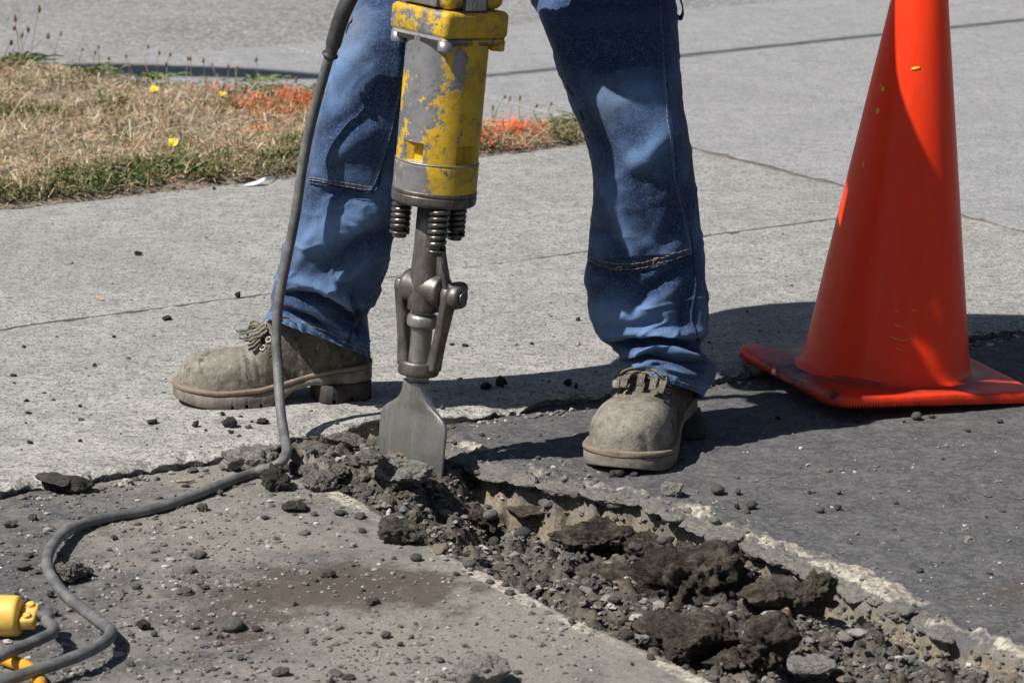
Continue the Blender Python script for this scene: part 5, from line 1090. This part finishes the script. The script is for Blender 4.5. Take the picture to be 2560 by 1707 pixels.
ANG = [rock_mesh(100+i, 3, .4, 6) for i in range(14)]; RND = [rock_mesh(200+i, 3, .16, 0, 1.2, True) for i in range(8)]
for lst, m in ((ANG[:6], M_STONE), (ANG[6:10], M_CHIP), (ANG[10:], M_GREY), (RND, M_GREY)):
    for me in lst: me.materials.append(m)
RND2 = []
for i in range(5): me = rock_mesh(240+i, 3, .18, 0, 1.3, True); me.materials.append(M_STONE); RND2.append(me)
CHIP = ANG[6:10]
# dark chips on the sidewalk, placed one by one
chips = [(345, 640, 22, 14), (594, 745, 18, 16), (416, 802, 28, 14), (535, 475, 10, 8), (236, 918, 14, 10), (33, 943, 18, 10), (66, 1005, 16, 9), (110, 985, 14, 6), (200, 1018, 12, 8), (575, 1072, 40, 30), (655, 1062, 34, 18), (488, 1068, 20, 17), (577, 1085, 16, 10), (378, 1062, 34, 16), (555, 1040, 16, 12), (602, 1045, 14, 8), (630, 1058, 10, 8), (74, 1110, 18, 10), (690, 1012, 12, 8), (1215, 975, 30, 22), (1254, 968, 32, 28), (1163, 868, 18, 10), (1130, 865, 16, 9), (1445, 802, 14, 10), (1330, 862, 14, 8), (1420, 965, 24, 18), (1440, 972, 12, 14), (1035, 1040, 30, 16), (945, 1020, 26, 12), (200, 1105, 12, 8), (70, 1035, 20, 8), (285, 845, 12, 8), (1010, 690, 10, 6), (60, 870, 12, 7)]
for i, (x, y, w, h) in enumerate(chips):
    place(CHIP[i % 4], None, x, y, w, h, 'stone_chip', 'dark stone chip on sidewalk', 'stone', 'dark chips on the sidewalk', z0=0.0, deep=.9, sink=.1)
rch = [(1540, 1195, 44, 22), (1585, 1192, 22, 14), (1708, 1150, 20, 9), (1795, 1236, 38, 24), (1845, 1236, 16, 16), (1880, 1275, 32, 26), (1842, 1272, 16, 14), (1868, 1285, 20, 12), (2050, 1282, 24, 16), (2095, 1276, 20, 14), (2024, 1235, 12, 9), (2098, 1236, 14, 14), (2240, 1260, 14, 8), (2300, 1432, 22, 14), (2475, 1438, 18, 9), (2145, 1055, 22, 18), (2292, 1050, 28, 20), (2330, 1045, 16, 10), (2420, 1080, 18, 8), (1945, 1048, 16, 9), (2260, 1056, 10, 8), (2500, 1056, 18, 9), (1160, 1100, 26, 14), (1205, 1092, 16, 10), (1350, 1093, 14, 8), (1245, 1095, 12, 8), (1845, 1195, 10, 6), (2125, 1360, 16, 8)]
for i, (x, y, w, h) in enumerate(rch):
    place((ANG+RND)[(i*5) % 22], None, x, y, w, h, 'loose_stone', 'small stone on far asphalt', 'stone', 'stones on the far asphalt', z0=ZA, deep=.9, sink=.1)
lst = [(1070, 1115+20, 10, 8)]
lch = [(820, 1447, 38, 26), (785, 1290, 22, 12), (505, 1280, 34, 22), (550, 1240, 18, 16), (70, 1395, 26, 14), (25, 1318, 36, 20), (80, 1302, 26, 18), (55, 1425, 44, 22), (512, 1475, 22, 14), (340, 1475, 26, 18), (358, 1575, 40, 28), (385, 1590, 18, 14), (460, 1490, 44, 22), (480, 1435, 28, 16), (500, 1400, 40, 26), (125, 1495, 24, 20), (30, 1500, 36, 24), (65, 1512, 30, 18), (135, 1540, 24, 22), (285, 1350, 20, 14), (580, 1580, 60, 34), (640, 1578, 26, 16), (1040, 1405, 32, 22), (1140, 1440, 20, 12), (1225, 1460, 26, 14), (1275, 1490, 32, 18), (930, 1515, 44, 22), (965, 1595, 30, 20), (1000, 1615, 18, 12), (600, 1650, 24, 14), (700, 1690, 50, 24), (840, 1690, 40, 16), (870, 1700, 40, 14), (905, 1480, 16, 12), (215, 1445, 40, 30), (1100, 1655, 24, 12), (1430, 1560, 22, 16), (760, 1340, 30, 16), (900, 1300, 36, 20), (850, 1290, 44, 18), (1350, 1560, 14, 8), (1580, 1662, 12, 8), (790, 1455, 14, 10), (905, 1335, 22, 16), (200, 1300, 18, 12), (310, 1280, 30, 14), (150, 1390, 22, 12), (660, 1300, 22, 12), (690, 1350, 18, 10)]
for i, (x, y, w, h) in enumerate(lch):
    place((ANG[:6]+ANG[10:]+RND[:3])[(i*7) % 13], None, x, y, w, h, 'loose_stone', 'small stone on near asphalt', 'stone', 'stones on the near asphalt', z0=ZA, deep=.9, sink=.1)
# trench stones that show largest
cnt = 0; tr = random.Random(5)
while cnt < 150:
    x, y = tr.uniform(700, 2500), tr.uniform(1090, 1700); P = G(x, y, ZA-.03)
    if not bool(inside(np.array([P[0]]), np.array([P[1]]), trench)[0]) or seg_dist(np.array([P[0]]), np.array([P[1]]), near_e)[0] < .03: continue
    w = tr.choice([16, 20, 22, 26, 30, 36, 44]) * (1.0 if x > 1150 else 1.15); rnd = 1160 < x < 1480 and tr.random() < .75 or tr.random() < .25
    me = tr.choice(RND+RND2+RND2) if rnd else tr.choice(ANG[:9]+ANG[:6]); up_ = tr.uniform(.55, .8)
    lab, grp = ('rounded pebble in trench', 'pebbles in the trench') if rnd else ('rough stone in trench', 'broken stones in the trench')
    place(me, None, x, y, w, w*up_, 'trench_pebble' if rnd else 'rubble_stone', lab, 'stone', grp, deep=tr.uniform(.75, 1.), sink=tr.uniform(.05, .3)); cnt += 1
# pale fragments along the far rim
for i in range(24):
    k0 = tr.uniform(4, len(far_e)-4); j = int(k0); p = np.array(far_e[j])*(1-k0+j)+np.array(far_e[j+1])*(k0-j); q = proj(np.array([p[0], p[1], ZA])); w = tr.choice([22, 28, 36, 48])
    me = tr.choice(ANG); mm = me.copy(); mm.materials.clear(); mm.materials.append(M_PALE)
    place(mm, None, q[0]+tr.uniform(-14, 14), q[1]+tr.uniform(-12, 10), w, w*.6, 'rim_fragment', 'small pale rim fragment', 'concrete chunk', 'pale fragments on the far rim', deep=.9, sink=.3)

# broken crust plates overhanging the far rim
for i in range(22):
    k0 = 5.2+i*(len(far_e)-9.2)/22+tr.uniform(-.2, .2); j = int(k0); p = np.array(far_e[j])*(1-k0+j)+np.array(far_e[j+1])*(k0-j); q = proj(np.array([p[0], p[1], ZA])); w = tr.uniform(80, 150); tn = np.array(far_e[j+1])-np.array(far_e[j])
    me = rock_mesh(400+i, 4, .55, 7, 2.2, asp=(1, .62, .22)); me.materials.append(M_PALE)
    o = place(me, None, q[0]+tr.uniform(-8, 8), q[1]+tr.uniform(6, 18), w, w*.32, 'rim_crust', 'flat crusty rim plate', 'concrete chunk', 'crust plates on the far rim', z0=ZA, deep=.62, sink=.62)
    o.rotation_euler = (tr.uniform(-.05, .25), tr.uniform(-.1, .1), math.atan2(tn[1], tn[0])+tr.uniform(-.25, .25))

# say which stone is which: by its distance and side from a thing one can find
LM = {'blade tip': (1040, 1160), 'power cord bend': (705, 1140), 'boot in profile': (640, 1000), 'camera facing boot': (1580, 1130), 'orange cone base': (2200, 1000), 'yellow plug': (60, 1560), 'biggest earth clod': (1735, 1500), 'arched clod': (1480, 1390), 'pitted dark lump': (1005, 1350), 'pale root splinter': (1975, 1600), 'flat lump at sidewalk edge': (165, 1225), 'pale bottom chunk': (1205, 1690)}
ORD = 'nearest,second nearest,third nearest,fourth nearest,fifth nearest,sixth nearest,seventh nearest,eighth nearest,ninth nearest,tenth nearest,eleventh nearest,twelfth nearest,thirteenth nearest,fourteenth nearest,fifteenth nearest,sixteenth nearest,seventeenth nearest,eighteenth nearest,nineteenth nearest,twentieth nearest'.split(',')
bins = {}
for o, lab in RAN:
    x, y = proj(np.array(o.location)); nm = min(LM, key=lambda k: math.hypot(LM[k][0]-x, LM[k][1]-y)); dx, dy = x-LM[nm][0], y-LM[nm][1]
    sec = ('right of' if dx > 0 else 'left of') if abs(dx) > abs(dy)*1.3 else ('in front of' if dy > 0 else 'behind'); bins.setdefault((lab, sec, nm), []).append((math.hypot(dx, dy), o))
for (lab, sec, nm), lst_ in bins.items():
    for r_, (_, o) in enumerate(sorted(lst_, key=lambda t: t[0])): o['label'] = f'{lab}, {ORD[min(r_, 19)]} {sec} the {nm}'

# finest gravel, nobody could count it
def gravel():
    zones = [(6500, 0, 0), (22000, 1, 0), (700, 2, 0), (700, 3, 0), (260, 4, 0), (500, 5, 0)]; Vs, Fs, Cs = [], [], []; n0 = 0
    iv, ifc = ico(2); pal = np.array([[.10, .095, .09], [.17, .16, .145], [.26, .245, .22], [.06, .053, .046], [.36, .34, .31], [.13, .105, .08], [.5, .48, .45]])
    for n, zn, _ in zones:
        if zn == 0: x, y = rng.uniform(-40, 1500, n), rng.uniform(1150, 1720, n); s = rng.gamma(1.5, .0008, n)+.0006
        elif zn == 1: x, y = rng.uniform(560, 2600, n), rng.uniform(1080, 1720, n); s = rng.gamma(2.0, .00115, n)+.0011
        elif zn == 2: x, y = rng.uniform(1100, 2600, n), rng.uniform(1080, 1600, n); s = rng.gamma(2., .0006, n)+.0006
        elif zn == 3: x, y = rng.uniform(0, 2000, n), rng.uniform(560, 1130, n); s = rng.gamma(2., .0006, n)+.0005
        elif zn == 4: t = rng.uniform(3, len(near_e)-1.01, n); j = t.astype(int); E = np.array(near_e); p = E[j]*(1-t+j)[:, None]+E[j+1]*(t-j)[:, None]+rng.normal(0, .013, (n, 2))+np.array([.012, .008]); s = rng.gamma(2., .0012, n)+.0008
        else: al = rng.uniform(-.1, 2.4, n); p = (A0+al[:, None]*UU+rng.normal(-.018, .014, n)[:, None]*NN)[:, :2]; s = rng.gamma(2., .0012, n)+.0008
        if zn < 4: P = np.array([G(a, b, 0.0 if zn == 3 else ZA)[:2] for a, b in zip(x, y)])
        else: P = p
        a, c = to_sw(P[:, 0], P[:, 1]); it = inside(P[:, 0], P[:, 1], trench); sn = seg_dist(P[:, 0], P[:, 1], near_e)
        if zn == 0: k = (~it) & (c < -.01) & (rng.random(n) < .55+.45*(fbm2(P[:, 0], P[:, 1], 7, 3, 77) > -.1)) & (rng.random(n) < np.clip(.22+sn/.28+sstep(-.1, -.4, P[:, 0]), 0, 1))
        elif zn == 1: k = it & (c < .0) & (sn > .004+s)
        elif zn == 2: k = (~it) & (c < -.01)
        elif zn == 3: k = (c > .03) & (c < 1.85) & (rng.random(n) < np.exp(-c/.5)+.12)
        else: k = c < .05
        P, s = P[k], s[k]; n = len(P)
        h = asphalt_h(P[:, 0][:, None], P[:, 1][:, None])[0][:, 0] if zn != 3 else np.zeros(n)
        if zn != 3: h = np.where(to_sw(P[:, 0], P[:, 1])[1] > 0.004, -.008, h)
        sc = s[:, None]*rng.uniform(.65, 1.35, (n, 3)); sc[:, 2] *= .6
        ja = iv[None]*(1+(.5*fbm(iv[None]*1.5+rng.uniform(0, 90, (n, 1, 3)), 2, 5))[..., None]); th = rng.uniform(0, 6.28, n); V = ja*sc[:, None]
        V = np.stack([V[..., 0]*np.cos(th)[:, None]-V[..., 1]*np.sin(th)[:, None], V[..., 0]*np.sin(th)[:, None]+V[..., 1]*np.cos(th)[:, None], V[..., 2]], -1)
        V = V+np.concatenate([P, (h+sc[:, 2]*.45)[:, None]], 1)[:, None]
        w = {0: [.26, .30, .18, .1, .06, .08, .02], 1: [.26, .2, .05, .22, .015, .25, .005], 2: [.3, .25, .15, .15, .1, .0, .05], 3: [.3, .1, .05, .5, .0, .05, .0]}.get(zn, [.2, .25, .25, .08, .12, .08, .02])
        col = pal[rng.choice(7, n, p=np.array(w)/sum(w))]*rng.uniform(.8, 1.2, n)[:, None]
        Vs.append(V.reshape(-1, 3)); Fs.append((ifc[None]+(np.arange(n)*len(iv))[:, None, None]).reshape(-1, 3)+n0); Cs.append(np.repeat(col, len(iv), 0)); n0 += n*len(iv)
    o = obj('gravel', np.concatenate(Vs), np.concatenate(Fs), M_GRAVEL, smooth=False, attrs=dict(col=np.concatenate(Cs))); tag(o, 'fine grey gravel and grit strewn over asphalt and trench', 'gravel', kind='stuff')
gravel()

# ------------------------------------------------------------------ litter and the cable overhead
M_PAPER = plain('white_paper', (.78, .78, .80), .8)
pp = np.array([G(612, 463, .003), G(640, 458, .006), G(662, 449, .012), G(690, 443, .004)]); t = spline(pp, 12); wd = np.interp(np.linspace(0, 1, 12), [0, .3, .7, 1], [.003, .010, .012, .002])
V = np.stack([t-np.outer(wd, [.2, 1, .15]), t+np.outer(wd, [.2, 1, .35])], 1).reshape(-1, 3); pb = V.mean(0); pb[2] = 0; V = np.concatenate([V, V-[0, 0, .0007]]); F = gridF(12, 2).tolist()+(gridF(12, 2)+24)[:, ::-1].tolist()
o = obj('paper_scrap', V-pb, F, M_PAPER); o.location = tuple(pb); tag(o, 'white curled paper scrap at the grass edge', 'litter')
M_WOOD = plain('splinter_wood', (.50, .33, .18), .8, 0, 200)
for (x0, y0, x1, y1, lab) in ((236, 742, 258, 750, 'orange brown wood splinter lying on the sidewalk'), (440, 1203, 488, 1200, 'thin brown twig lying behind the cord at the sidewalk edge')):
    a, b = G(x0, y0, .002 if y0 < 1000 else ZA+.003), G(x1, y1, .002 if y0 < 1000 else ZA+.003); V, F = tube(np.linspace(a, b, 5)-a, [.0012, .002, .0024, .002, .001], 6); o = obj('wood_splinter', V, F, M_WOOD); o.location = tuple(a); tag(o, lab, 'splinter')
def grass_sprig():
    e = empty('grass_sprig', tuple(G(2, 1228, ZA))); tag(e, 'green grass sprig growing at the broken sidewalk edge', 'weed'); b = np.array(e.location)
    for k in range(7):
        p = AT(random.uniform(-6, 16), random.uniform(1205, 1224), b[1]); P = spline([np.zeros(3), (p-b)*.6+[0, 0, .004], p-b], 6); s = np.outer(np.linspace(.0016, .0003, 6), [1, .3, 0]); obj('blade', np.stack([P-s, P+s], 1).reshape(-1, 3), gridF(6, 2), M_STALKG, e)
grass_sprig()
# power line high over the street: only its shadow falls into view
def cable():
    pts = [(-300, 168), (120, 166), (300, 172), (460, 178), (620, 184), (760, 191), (900, 197), (1100, 199), (1300, 182), (1500, 162), (1700, 141), (2000, 108), (2300, 78), (2560, 50), (3000, 2)]
    rad = [.03, .05, .075, .08, .072, .05, .02, .014, .016, .018, .018, .018, .018, .018, .018]; hgt = 4.2; P = np.array([G(x, y, 0) for x, y in pts]); s = np.array(sd); P = P-s*(hgt/s[2])*-1*-1 if False else P-s*(hgt/abs(s[2]))  # wide left radii added to cast the shadow band behind the verge
    Q = spline(np.c_[P, rad], 120); b = Q[60, :3].copy(); o = obj('overhead_cable', *tube(Q[:, :3]-b, Q[:, 3], 10), M_CORDB); o.location = tuple(b); tag(o, 'black utility cable above the street, thickened at left for its shadow', 'cable')
cable()
